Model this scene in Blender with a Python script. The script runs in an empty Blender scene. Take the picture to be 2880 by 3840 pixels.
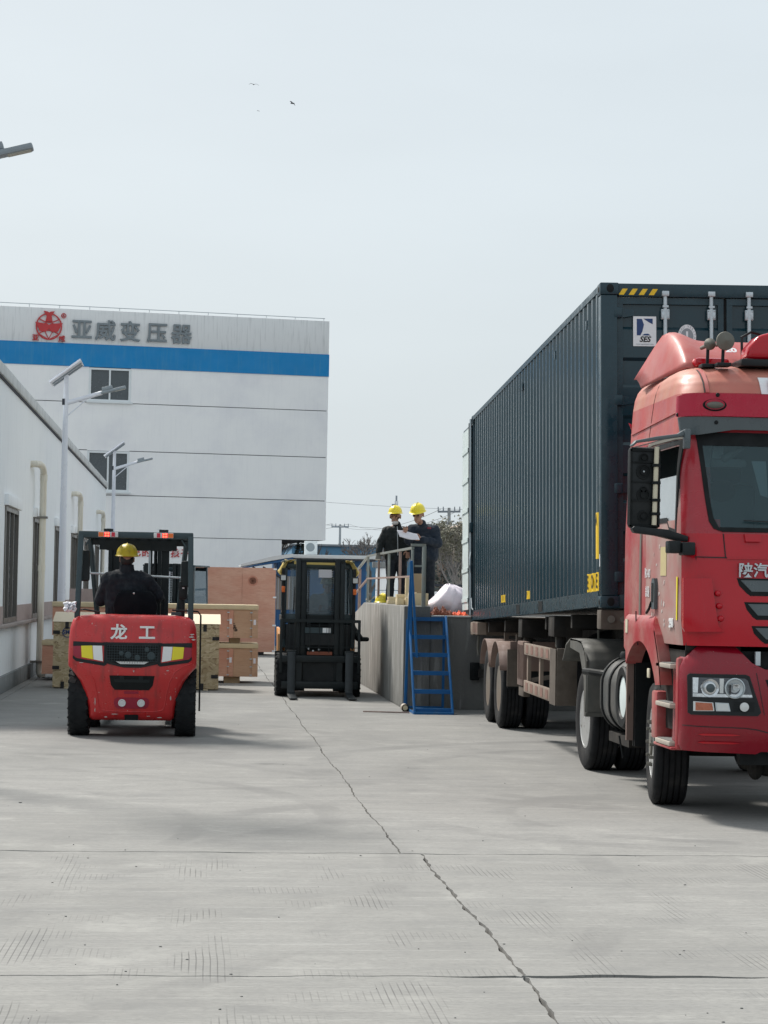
import bpy, bmesh, math, random
from mathutils import Vector, Matrix, Quaternion
from math import sin, cos, pi, radians, sqrt, atan, atan2
random.seed(11)
sc = bpy.context.scene
COL = sc.collection

# ------------------------------------------------------------------ camera
cam_d = bpy.data.cameras.new('camera')
cam = bpy.data.objects.new('camera', cam_d)
COL.objects.link(cam)
sc.camera = cam
cam_d.sensor_fit = 'VERTICAL'
cam_d.sensor_height = 36.0
cam_d.lens = 36.0 * 8000 / 3840
cam_d.clip_start = 0.1
cam_d.clip_end = 4000
YAW, PITCH, ROLL = atan(690 / 8000), atan(292.4 / 8000), 0.018
f = Vector((sin(YAW) * cos(PITCH), cos(YAW) * cos(PITCH), sin(PITCH)))
r0 = Vector((cos(YAW), -sin(YAW), 0)); u0 = r0.cross(f)
R_ = r0 * cos(ROLL) + u0 * sin(ROLL)
U_ = u0 * cos(ROLL) - r0 * sin(ROLL)
mw = Matrix((R_, U_, -f)).transposed().to_4x4()
mw.translation = (0, 0, 1.8)
cam.matrix_world = mw

# ------------------------------------------------------------------ sky and sun
SUN_EL, SUN_AZ = radians(48), radians(-36)      # azimuth from +Y towards +X
world = bpy.data.worlds.new('World'); sc.world = world; world.use_nodes = True
wn = world.node_tree; wn.nodes.clear()
sky = wn.nodes.new('ShaderNodeTexSky'); sky.sky_type = 'NISHITA'; sky.sun_disc = False
sky.sun_elevation = SUN_EL; sky.sun_rotation = SUN_AZ
sky.air_density = 1.0; sky.dust_density = 6.0; sky.ozone_density = 2.0; sky.altitude = 0
bgA = wn.nodes.new('ShaderNodeBackground'); bgA.inputs['Strength'].default_value = 0.07
bgB = wn.nodes.new('ShaderNodeBackground')     # the even layer of thin cloud over the clear sky
bgB.inputs['Color'].default_value = (0.79, 0.872, 0.915, 1); bgB.inputs['Strength'].default_value = 0.66
mixw = wn.nodes.new('ShaderNodeMixShader'); mixw.inputs[0].default_value = 0.82
wo = wn.nodes.new('ShaderNodeOutputWorld')
ctc = wn.nodes.new('ShaderNodeTexCoord'); cmp_ = wn.nodes.new('ShaderNodeMapping'); cmp_.inputs['Scale'].default_value = (1, 1, 3.5)
cn = wn.nodes.new('ShaderNodeTexNoise'); cn.inputs['Scale'].default_value = 2.6; cn.inputs['Detail'].default_value = 5
cr = wn.nodes.new('ShaderNodeMapRange'); cr.inputs['From Min'].default_value = .3; cr.inputs['From Max'].default_value = .7; cr.inputs['To Min'].default_value = .63; cr.inputs['To Max'].default_value = .69
wn.links.new(ctc.outputs['Generated'], cmp_.inputs[0]); wn.links.new(cmp_.outputs[0], cn.inputs['Vector']); wn.links.new(cn.outputs['Fac'], cr.inputs['Value']); wn.links.new(cr.outputs[0], bgB.inputs['Strength'])
wn.links.new(sky.outputs[0], bgA.inputs['Color'])
wn.links.new(bgA.outputs[0], mixw.inputs[1]); wn.links.new(bgB.outputs[0], mixw.inputs[2])
wn.links.new(mixw.outputs[0], wo.inputs['Surface'])
sun_d = bpy.data.lights.new('sun', 'SUN'); sun_d.energy = 3.0; sun_d.angle = radians(10)
sun_d.color = (1.0, 0.95, 0.88)
sun = bpy.data.objects.new('sun', sun_d); COL.objects.link(sun)
sd = Vector((sin(SUN_AZ) * cos(SUN_EL), cos(SUN_AZ) * cos(SUN_EL), sin(SUN_EL)))
sun.rotation_euler = (-sd).to_track_quat('-Z', 'Y').to_euler(); sun.location = sd * 60
sc.view_settings.view_transform = 'Standard'; sc.view_settings.look = 'None'
sc.view_settings.gamma = 1.0; sc.view_settings.use_curve_mapping = False
sc.view_settings.exposure = 0.6
sc.cycles.max_bounces = 6; sc.cycles.diffuse_bounces = 3; sc.cycles.glossy_bounces = 3
sc.cycles.transmission_bounces = 4; sc.cycles.transparent_max_bounces = 8
sc.cycles.caustics_reflective = False; sc.cycles.caustics_refractive = False
sc.cycles.use_denoising = True

# ------------------------------------------------------------------ materials
MT = {}
def nd(nt, t, **kw):
    n = nt.nodes.new(t)
    for k, v in kw.items():
        if k in n.inputs: n.inputs[k].default_value = v
        else: setattr(n, k, v)
    return n
def lk(nt, a, b): nt.links.new(a, b)
def rgba(c): return (c[0], c[1], c[2], 1)
def noise(nt, vec, scale, detail=4, rough=.55, stretch=None):
    if stretch:
        m = nd(nt, 'ShaderNodeMapping'); m.inputs['Scale'].default_value = stretch
        lk(nt, vec, m.inputs['Vector']); vec = m.outputs[0]
    n = nd(nt, 'ShaderNodeTexNoise'); n.inputs['Scale'].default_value = scale
    n.inputs['Detail'].default_value = detail; n.inputs['Roughness'].default_value = rough
    lk(nt, vec, n.inputs['Vector'])
    return n.outputs['Fac']
def ramp(nt, fac, a, b, ca=0., cb=1.):
    m = nd(nt, 'ShaderNodeMapRange'); m.interpolation_type = 'SMOOTHSTEP'
    m.inputs['From Min'].default_value = a; m.inputs['From Max'].default_value = b
    m.inputs['To Min'].default_value = ca; m.inputs['To Max'].default_value = cb
    lk(nt, fac, m.inputs['Value']); return m.outputs[0]
def mix(nt, fac, c1, c2, mode='MIX'):
    m = nd(nt, 'ShaderNodeMix'); m.data_type = 'RGBA'; m.blend_type = mode
    if isinstance(fac, (int, float)): m.inputs[0].default_value = fac
    else: lk(nt, fac, m.inputs[0])
    for i, c in ((6, c1), (7, c2)):
        if isinstance(c, (tuple, list)): m.inputs[i].default_value = rgba(c)
        else: lk(nt, c, m.inputs[i])
    return m.outputs[2]
def math_(nt, op, a, b=None):
    m = nd(nt, 'ShaderNodeMath'); m.operation = op
    for i, v in ((0, a), (1, b)):
        if v is None: continue
        if isinstance(v, (int, float)): m.inputs[i].default_value = v
        else: lk(nt, v, m.inputs[i])
    return m.outputs[0]
def newmat(name):
    m = bpy.data.materials.new(name); m.use_nodes = True
    nt = m.node_tree; b = nt.nodes['Principled BSDF']; MT[name] = m
    return m, nt, b
def bump(nt, b, h, strength=.3, dist=.01):
    n = nd(nt, 'ShaderNodeBump'); n.inputs['Strength'].default_value = strength
    n.inputs['Distance'].default_value = dist
    lk(nt, h, n.inputs['Height']); lk(nt, n.outputs[0], b.inputs['Normal'])
def mk(name, col, rough=.6, metal=0., var=.15, vscale=3., dust=None, dustamt=(.5, .75), dscale=2.5,
       streak=None, samt=.5, bmp=0., bscale=60., coat=0., spec=.5, rvar=.1, emit=None, estr=0., chip=None, chipt=.68, chips=14.):
    """plain surface: base colour with drift, optional dust film, vertical run marks, chips"""
    m, nt, b = newmat(name)
    tc = nd(nt, 'ShaderNodeTexCoord'); v = tc.outputs['Object']
    c = mix(nt, noise(nt, v, vscale, 5), tuple(x * (1 - var) for x in col), tuple(min(1, x * (1 + var)) for x in col))
    if streak:
        sfac = ramp(nt, noise(nt, v, 5, 5, .6, (2.2, 2.2, .16)), .48, .72, 0, samt)
        c = mix(nt, sfac, c, streak)
    if dust:
        dn = noise(nt, v, dscale, 6, .62)
        c = mix(nt, ramp(nt, dn, dustamt[0] - .2, dustamt[1], 0, .85), c, dust)
    if chip:
        c = mix(nt, ramp(nt, noise(nt, v, chips, 4, .7), chipt, chipt + .03), c, chip)
    lk(nt, c, b.inputs['Base Color'])
    lk(nt, ramp(nt, noise(nt, v, vscale * 2.7, 4), .3, .7, max(.03, rough - rvar), min(1, rough + rvar * 1.2)), b.inputs['Roughness'])
    b.inputs['Metallic'].default_value = metal
    b.inputs['Specular IOR Level'].default_value = spec
    if coat: b.inputs['Coat Weight'].default_value = coat; b.inputs['Coat Roughness'].default_value = .12
    if emit: b.inputs['Emission Color'].default_value = rgba(emit); b.inputs['Emission Strength'].default_value = estr
    if bmp: bump(nt, b, noise(nt, v, bscale, 4), bmp, .01)
    return m
def mkglass(name, tint=(.75, .85, .85), rough=.02, opac=.35, film=(.05, .07, .075)):
    """window pane: part mirror, part see-through, film colour standing in for reflected sky"""
    m, nt, b = newmat(name)
    out = [n for n in nt.nodes if n.type == 'OUTPUT_MATERIAL'][0]
    tr = nd(nt, 'ShaderNodeBsdfTransparent'); tr.inputs[0].default_value = rgba(tint)
    b.inputs['Base Color'].default_value = rgba(film); b.inputs['Roughness'].default_value = rough
    b.inputs['Specular IOR Level'].default_value = .8
    fr = nd(nt, 'ShaderNodeFresnel'); fr.inputs[0].default_value = 1.5
    fac = math_(nt, 'ADD', math_(nt, 'MULTIPLY', fr.outputs[0], .8), opac); 
    mx = nd(nt, 'ShaderNodeMixShader'); lk(nt, fac, mx.inputs[0])
    lk(nt, tr.outputs[0], mx.inputs[1]); lk(nt, b.outputs[0], mx.inputs[2]); lk(nt, mx.outputs[0], out.inputs[0])
    return m

mk('white_wall', (.88, .91, .93), .8, var=.04, vscale=.5, streak=(.55, .58, .61), samt=.30, bmp=.12, bscale=25)
mk('facade_white', (.91, .91, .91), .85, var=.03, vscale=.35, streak=(.68, .69, .71), samt=.16, dust=(.76, .76, .80), dustamt=(.6, .8), dscale=.4, bmp=.1, bscale=12)
mk('facade_top', (.76, .77, .775), .85, var=.06, vscale=.4, streak=(.36, .37, .38), samt=.35, bmp=.1, bscale=12)
mk('facade_blue', (.006, .22, .52), .7, var=.13, vscale=.8, streak=(.05, .26, .48), samt=.5)
mk('fl_black', (.006, .010, .012), .5, var=.3, spec=.3)
mk('groove_dark', (.04, .045, .06), .8)
mk('sign_steel', (.20, .23, .25), .5, metal=.3, var=.12)
mk('sign_red', (.50, .035, .04), .5, var=.12)
mk('frame_white', (.72, .76, .78), .5, var=.05)
mk('plinth', (.22, .235, .24), .9, var=.25, vscale=2, streak=(.10, .10, .10), samt=.6, bmp=.3)
mk('sill_brown', (.36, .31, .29), .8, var=.15, streak=(.2, .17, .16), samt=.5)
mk('dado_pink', (.40, .32, .30), .8, var=.2, vscale=5)
mk('window_dark', (.055, .07, .08), .18, var=.2, spec=.7)
mk('alu_brown', (.20, .19, .175), .4, metal=.5, var=.2)
mk('flashing', (.55, .57, .57), .5, metal=.2, var=.1, streak=(.22, .23, .24), samt=.75)
mk('pvc', (.72, .69, .60), .45, var=.06, streak=(.5, .42, .3), samt=.4)
mk('lamp_white', (.72, .75, .82), .35, var=.05)
mk('lamp_grey', (.25, .29, .32), .45, var=.1)
mk('solar_cell', (.03, .05, .10), .15, var=.2)
mk('lens_dull', (.42, .43, .38), .35, var=.15)
mk('dark_steel', (.006, .011, .013), .45, var=.3, spec=.35, dust=(.04, .045, .045), dustamt=(.76, 1.0), dscale=4)
mk('guard_steel', (.024, .046, .055), .4, var=.2)
mk('black_plastic', (.007, .010, .012), .5, var=.25, spec=.35, dust=(.04, .04, .04), dustamt=(.75, 1.0))
mk('chrome', (.62, .64, .65), .15, metal=1., var=.08)
mk('tyre', (.012, .014, .016), .85, var=.3, spec=.3, dust=(.06, .06, .056), dustamt=(.7, 1.0), dscale=6, bmp=.3, bscale=40)
mk('tyre_dusty', (.010, .011, .013), .85, var=.3, spec=.3, dust=(.07, .066, .06), dustamt=(.70, .95), dscale=5, bmp=.3, bscale=40)
mk('rim_silver', (.55, .56, .56), .4, metal=.75, var=.15, chip=(.12, .10, .08), chipt=.62, chips=18)
mk('rim_rusty', (.17, .155, .135), .7, metal=.2, var=.3, dust=(.16, .12, .09), dustamt=(.5, .7))
mk('fl_red', (.52, .020, .022), .36, var=.12, dust=(.36, .06, .05), dustamt=(.62, .98), chip=(.55, .40, .36), chipt=.67, chips=26, coat=.15, streak=(.17, .02, .02), samt=.55)
mk('fl_red_deep', (.30, .01, .035), .4, var=.1)
mk('fl_orange', (.75, .30, .06), .45, var=.1, dust=(.5, .35, .22))
mk('deco_white', (.78, .80, .80), .4, var=.05)
mk('deco_yellow', (.80, .70, .03), .45, var=.06)
mk('led_red', (.8, .02, .02), .3, emit=(1, .04, .02), estr=6)
mk('lamp_red', (.55, .01, .04), .25)
mk('turn_amber', (.42, .13, .07), .3, var=.25, vscale=14)
mk('lamp_orange', (.80, .16, .02), .3, var=.15)
mk('lamp_clear', (.62, .64, .64), .2, var=.1)
mk('navy', (.006, .010, .017), .85, var=.35, vscale=6, bmp=.5, bscale=14)
mk('navy2', (.008, .016, .030), .85, var=.3, vscale=6, bmp=.5, bscale=14)
mk('black_cloth', (.007, .011, .012), .85, var=.35, vscale=6, bmp=.5, bscale=14)
mk('skin', (.36, .20, .14), .55, var=.1)
mk('hair', (.012, .010, .010), .6)
mk('glove', (.16, .15, .13), .9, var=.3, vscale=20)
mk('helmet_yellow', (.86, .70, .02), .32, var=.05, coat=.3)
mk('helmet_dirty', (.60, .46, .02), .45, var=.12, dust=(.28, .20, .03), dustamt=(.6, .75), dscale=9)
mk('helmet_white', (.72, .70, .52), .35, var=.06)
mk('paper', (.80, .80, .86), .8, var=.02)
mk('mask_cloth', (.58, .58, .58), .9)
mk('timber', (.62, .52, .34), .8, var=.15, vscale=4, streak=None, bmp=.2)
mk('timber_dark', (.30, .23, .15), .85, var=.25, vscale=4, bmp=.2)
mk('bag_white', (.84, .76, .84), .5, var=.05, bmp=.8, bscale=9)
mk('orange_cloth', (.85, .13, .05), .7, var=.1, bmp=.6, bscale=12)
mk('brown_cloth', (.22, .065, .035), .7, var=.35, vscale=12, bmp=.8, bscale=12)
mk('yellow_cloth', (.62, .47, .15), .85, var=.25, vscale=8, bmp=.6, bscale=15)
mk('ladder_blue', (.004, .105, .30), .42, var=.15, spec=.35, dust=(.06, .13, .22), dustamt=(.68, .9), dscale=5, chip=(.10, .07, .05), chipt=.72, chips=22)
mk('rail_steel', (.30, .33, .31), .45, metal=.5, var=.2, vscale=8, dust=(.30, .25, .2), dustamt=(.6, .8), dscale=6)
mk('rail_rust', (.34, .25, .22), .7, metal=.2, var=.25, vscale=8)
mk('hut_blue', (.003, .08, .23), .5, var=.15, vscale=1.5, streak=(.02, .09, .18), samt=.5)
mk('hut_roof', (.58, .61, .62), .5, var=.12)
mk('blue_hazed', (.12, .27, .42), .8, var=.1)  # factory blue with distance haze put into the colour
mk('far_grey', (.30, .33, .36), .8, var=.1)
mk('house_brown', (.36, .27, .22), .85, var=.15)
mk('house_cream', (.46, .40, .33), .85, var=.1)
mk('pole_concrete', (.42, .43, .43), .85, var=.12)
mk('wire', (.18, .20, .22), .6)
mk('bark', (.16, .135, .12), .9, var=.3, vscale=5)
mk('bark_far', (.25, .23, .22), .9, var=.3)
mk('leaf_hazed', (.12, .14, .13), .7, var=.4, vscale=3)  # evergreen leaves lightened and greyed, haze painted into the colour
mk('leaf_olive', (.16, .155, .11), .7, var=.4, vscale=3)
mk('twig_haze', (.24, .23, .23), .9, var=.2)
mk('cont_green', (.008, .034, .048), .22, var=.08, vscale=1.2, spec=.5, rvar=.02)
mk('cont_edge', (.008, .035, .050), .3, var=.1, spec=.5)
mk('gasket', (.005, .007, .008), .6, spec=.25)
mk('cont_inner', (.62, .70, .70), .5, var=.04)
mk('label_yellow', (.85, .55, .02), .45, var=.05)
mk('label_black', (.01, .01, .01), .6)
mk('label_white', (.80, .82, .84), .4, var=.03)
mk('label_blue', (.012, .045, .16), .4)
mk('zinc', (.52, .57, .60), .4, metal=.55, var=.15, vscale=8)
mk('truck_red', (.44, .002, .012), .20, var=.06, vscale=1.5, coat=.3, spec=.35, rvar=.04, dust=(.34, .05, .05), dustamt=(.86, 1.1), dscale=3)
mk('truck_red_faded', (.42, .060, .055), .4, var=.14, vscale=1.8, dust=(.46, .18, .155), dustamt=(.5, .82), dscale=2.2, chip=(.75, .72, .70), chipt=.80, chips=7)
mk('roof_faded', (.47, .15, .115), .5, var=.15, vscale=2.2, dust=(.48, .26, .18), dustamt=(.5, .85), dscale=2.6, chip=(.14, .07, .05), chipt=.68, chips=3.5)
mk('truck_red_dusty', (.34, .022, .03), .45, var=.12, dust=(.38, .22, .19), dustamt=(.50, .82), dscale=2.4)
mk('door_dust', (.36, .11, .105), .6, var=.12, vscale=2, dust=(.37, .28, .25), dustamt=(.40, .68), dscale=2.2, chip=(.66, .60, .56), chipt=.75, chips=12)
mk('visor_red', (.46, .012, .045), .3, var=.05, coat=.3)
mk('visor_grey', (.085, .105, .115), .35, var=.1)
mk('seat_dark', (.004, .006, .009), .8, var=.3, spec=.15)
mk('fork_steel', (.032, .038, .042), .4, metal=.4, var=.3, vscale=8)
mk('scrape', (.48, .42, .40), .7, var=.3, vscale=20)
mk('seam', (.012, .010, .012), .7)
mk('step_alu', (.40, .36, .31), .6, metal=.2, var=.2, vscale=10)
mk('mud_grey', (.060, .062, .058), .75, var=.2, dust=(.13, .125, .11), dustamt=(.45, .8))
mk('tank_grey', (.055, .062, .064), .5, metal=.2, var=.2, dust=(.14, .13, .115), dustamt=(.5, .8))
mk('tank_end', (.30, .24, .17), .6, var=.25, dust=(.12, .09, .06), dustamt=(.5, .7))
mk('chassis', (.016, .015, .014), .8, var=.35, spec=.3, dust=(.07, .06, .05), dustamt=(.6, .9), dscale=4)
mk('chassis_brown', (.10, .082, .066), .85, var=.3, vscale=4, dust=(.07, .055, .045), dustamt=(.55, .75), dscale=6, bmp=.3)
mk('tape_worn', (.23, .18, .145), .8, var=.25, vscale=6, bmp=.3)
mk('tape_red', (.21, .115, .09), .8, var=.3, vscale=7)
mk('fender_pink', (.165, .115, .10), .8, var=.25, vscale=4, dust=(.20, .13, .10), dustamt=(.5, .8))
mk('head_dark', (.10, .105, .115), .12, metal=.9, var=.3, vscale=20)
mk('head_refl', (.62, .64, .66), .12, metal=1., var=.3, vscale=16)
mk('head_lens', (.05, .07, .08), .05)
mk('horn_grey', (.15, .145, .125), .7, var=.15, metal=.2)
mk('cream_plastic', (.60, .55, .42), .5)
mk('sticker_yellow', (.50, .42, .22), .7, var=.15, vscale=14)
mk('interior', (.09, .13, .14), .8, var=.2)
mk('curtain', (.34, .42, .44), .85, var=.1)
mk('visor_pad', (.42, .42, .41), .7)
mk('pebble', (.16, .16, .155), .9, var=.4)
mk('osb_top', (.72, .62, .47), .8, var=.08, vscale=9)
mk('clip_black', (.015, .015, .016), .6)
mkglass('glass', opac=.16)
mkglass('glass_truck', tint=(.72, .84, .86), opac=.24, film=(.10, .16, .18))  # teal film colour stands in for sky mirrored in the windscreen
mkglass('glass_clear', tint=(.92, .95, .95), opac=.30, film=(.22, .30, .36))  # pale film colour paints a milky sky reflection on the cab panes
mk('glass_milky', (.42, .47, .50), .12, var=.04, spec=.8)

def mk_ply(name, c1, c2, c3):
    m, nt, b = newmat(name)
    tc = nd(nt, 'ShaderNodeTexCoord'); v = tc.outputs['Object']
    w = noise(nt, v, 1.6, 5, .6, (.7, 1, 2.4))
    fine = noise(nt, v, 16, 5, .65, (.35, 1, 4))
    c = mix(nt, ramp(nt, w, .35, .65), c1, c2)
    c = mix(nt, ramp(nt, fine, .45, .7, 0, .6), c, c3)
    lk(nt, c, b.inputs['Base Color']); b.inputs['Roughness'].default_value = .75
    bump(nt, b, fine, .15, .01)
mk_ply('plywood', (.58, .29, .205), (.64, .37, .27), (.46, .21, .15))
mk_ply('plywood_pale', (.50, .31, .20), (.56, .37, .25), (.40, .24, .16))

def mk_osb(name):
    m, nt, b = newmat(name)
    tc = nd(nt, 'ShaderNodeTexCoord'); v = tc.outputs['Object']
    vo = nd(nt, 'ShaderNodeTexVoronoi'); vo.inputs['Scale'].default_value = 24
    mp = nd(nt, 'ShaderNodeMapping'); mp.inputs['Scale'].default_value = (.7, 1, 1.8); mp.inputs['Rotation'].default_value = (0, .5, 0)
    nz = nd(nt, 'ShaderNodeTexNoise'); nz.inputs['Scale'].default_value = 5
    lk(nt, v, nz.inputs['Vector'])
    va = nd(nt, 'ShaderNodeVectorMath'); va.operation = 'MULTIPLY_ADD'
    lk(nt, nz.outputs['Color'], va.inputs[0]); va.inputs[1].default_value = (.25, .25, .25); lk(nt, v, va.inputs[2])
    lk(nt, va.outputs[0], mp.inputs[0]); lk(nt, mp.outputs[0], vo.inputs['Vector'])
    sp = nd(nt, 'ShaderNodeSeparateColor'); lk(nt, vo.outputs['Color'], sp.inputs[0])
    c = mix(nt, sp.outputs[0], (.44, .34, .19), (.64, .53, .35))
    c = mix(nt, ramp(nt, sp.outputs[1], .86, .94, 0, .7), c, (.20, .12, .06))
    c = mix(nt, ramp(nt, noise(nt, v, 1.5, 4), .4, .7, 0, .35), c, (.26, .17, .09))
    lk(nt, c, b.inputs['Base Color']); b.inputs['Roughness'].default_value = .75
mk_osb('osb')

def mk_wallconc(name, base, light, dark):
    """stained dock concrete with white run marks"""
    m, nt, b = newmat(name)
    tc = nd(nt, 'ShaderNodeTexCoord'); v = tc.outputs['Object']
    c = mix(nt, noise(nt, v, 1.3, 6, .6), dark, base)
    run = ramp(nt, noise(nt, v, 4, 6, .65, (1.6, 1.6, .22)), .52, .66, 0, .75)
    c = mix(nt, run, c, light)
    dk = ramp(nt, noise(nt, v, 1.1, 5, .6, (1.4, 1.4, .3)), .56, .7, 0, .6)
    c = mix(nt, dk, c, dark)
    lk(nt, c, b.inputs['Base Color']); b.inputs['Roughness'].default_value = .9
    bump(nt, b, noise(nt, v, 18, 6, .7), .5, .02)
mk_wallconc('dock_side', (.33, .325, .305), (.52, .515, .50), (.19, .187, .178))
mk_wallconc('dock_front_shade', (.19, .19, .18), (.27, .27, .26), (.115, .115, .112))  # same concrete as the side, with shade put into a darker colour
mk('dock_top', (.46, .45, .43), .9, var=.12, bmp=.3)
mk('soil', (.028, .027, .026), .95, var=.3)

def mk_ground(name):
    m, nt, b = newmat(name)
    g = nd(nt, 'ShaderNodeNewGeometry'); v = g.outputs['Position']
    sx = nd(nt, 'ShaderNodeSeparateXYZ'); lk(nt, v, sx.inputs[0]); X, Y = sx.outputs[0], sx.outputs[1]
    c = mix(nt, ramp(nt, noise(nt, v, .35, 6, .6), .3, .7), (.262, .259, .247), (.322, .318, .304))
    # trowel and broom drift across the lane
    br = noise(nt, v, 1.1, 6, .65, (.45, 3.2, 1))
    c = mix(nt, ramp(nt, br, .42, .68, 0, .38), c, (.225, .225, .22))
    br2 = noise(nt, v, 3.0, 6, .7, (.35, 4.0, 1))
    c = mix(nt, ramp(nt, br2, .52, .72, 0, .5), c, (.43, .427, .41))
    br3 = noise(nt, v, 4.5, 7, .72, (.22, 5.0, 1))
    c = mix(nt, ramp(nt, br3, .47, .66, 0, .40), c, (.19, .19, .187))
    c = mix(nt, ramp(nt, noise(nt, v, 9, 7, .75), .56, .72, 0, .4), c, (.185, .185, .18))
    fine = noise(nt, v, 42, 5, .75, (.5, 1.6, 1))
    c = mix(nt, ramp(nt, fine, .42, .72, 0, .6), c, (.15, .15, .147))
    oi = nd(nt, 'ShaderNodeObjectInfo')
    c = mix(nt, math_(nt, 'MULTIPLY', oi.outputs['Random'], .18), c, (.21, .205, .19))
    blo = noise(nt, v, 1.7, 7, .68)
    c = mix(nt, ramp(nt, blo, .50, .68, 0, .55), c, (.20, .20, .195))
    c = mix(nt, ramp(nt, blo, .30, .46, .32, 0), c, (.42, .415, .39))
    c = mix(nt, ramp(nt, noise(nt, v, 13, 6, .8, (.6, 2.2, 1)), .58, .70, 0, .5), c, (.44, .435, .41))
    # traffic film, darker further up the yard and round the lifts
    far = ramp(nt, Y, 15.5, 24, 0, .32)
    tf = math_(nt, 'MULTIPLY', far, ramp(nt, noise(nt, v, .55, 5, .6, (1, .5, 1)), .36, .66))
    c = mix(nt, tf, c, (.135, .136, .138))
    # oily smears
    oil = math_(nt, 'MULTIPLY', ramp(nt, noise(nt, v, .9, 6, .65, (.55, 1.1, 1)), .60, .74, 0, .6), ramp(nt, Y, 16, 21))
    c = mix(nt, oil, c, (.075, .076, .078))
    # tyre arcs
    arc = None
    for (cx, cy, rr, w, a) in ((-3.5, 17.0, 4.6, .16, .5), (-4.1, 16.2, 4.1, .12, .45), (4.2, 17.5, 2.6, .18, .5), (4.4, 17.2, 1.9, .14, .5), (2.3, 14.2, 5.4, .12, .35),
                               (5.5, 21.5, 4.3, .2, .5), (5.9, 21.0, 3.8, .16, .45), (-1.4, 26, 3.1, .15, .4), (9, 10, 10.2, .22, .4), (9.2, 9.6, 11.6, .2, .4), (-9, 15, 10.4, .14, .35), (-9.2, 14.7, 11.9, .14, .35)):
        cv = nd(nt, 'ShaderNodeVectorMath'); cv.operation = 'DISTANCE'; lk(nt, v, cv.inputs[0]); cv.inputs[1].default_value = (cx, cy, 0)
        d = math_(nt, 'ABSOLUTE', math_(nt, 'SUBTRACT', cv.outputs['Value'], rr))
        k = math_(nt, 'MULTIPLY', ramp(nt, d, w * .55, w, 1, 0), a)
        arc = k if arc is None else math_(nt, 'MAXIMUM', arc, k)
    brk = ramp(nt, noise(nt, v, .8, 4), .42, .62)
    c = mix(nt, math_(nt, 'MULTIPLY', math_(nt, 'MULTIPLY', arc, brk), .6), c, (.115, .115, .116))
    # pressed tread ticks in the two near slabs: short dashes running up the lane
    near = ramp(nt, Y, 14.2, 14.5, 1, 0)
    st = math_(nt, 'SINE', math_(nt, 'MULTIPLY', math_(nt, 'ADD', X, math_(nt, 'MULTIPLY', noise(nt, v, .7, 2), .035)), 2 * pi / .034))
    st = ramp(nt, st, .78, .95)
    col_ = ramp(nt, math_(nt, 'SINE', math_(nt, 'MULTIPLY', math_(nt, 'ADD', X, .18), 2 * pi / .92)), .35, .8)
    dash = ramp(nt, math_(nt, 'SINE', math_(nt, 'MULTIPLY', Y, 2 * pi / .55)), -.2, .5)
    pat = ramp(nt, noise(nt, v, 1.3, 3, .5, (1.6, .7, 1)), .50, .62)
    gm = math_(nt, 'MULTIPLY', math_(nt, 'MULTIPLY', st, near), math_(nt, 'MULTIPLY', pat, math_(nt, 'MAXIMUM', math_(nt, 'MULTIPLY', col_, 1.0), math_(nt, 'MULTIPLY', dash, .5))))
    c = mix(nt, math_(nt, 'MULTIPLY', gm, .55), c, (.06, .06, .06))
    lk(nt, c, b.inputs['Base Color'])
    b.inputs['Roughness'].default_value = .88; b.inputs['Specular IOR Level'].default_value = .3
    h = math_(nt, 'ADD', math_(nt, 'MULTIPLY', fine, .5), math_(nt, 'SUBTRACT', br2, gm))
    bump(nt, b, h, .25, .006)
mk_ground('concrete')

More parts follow.
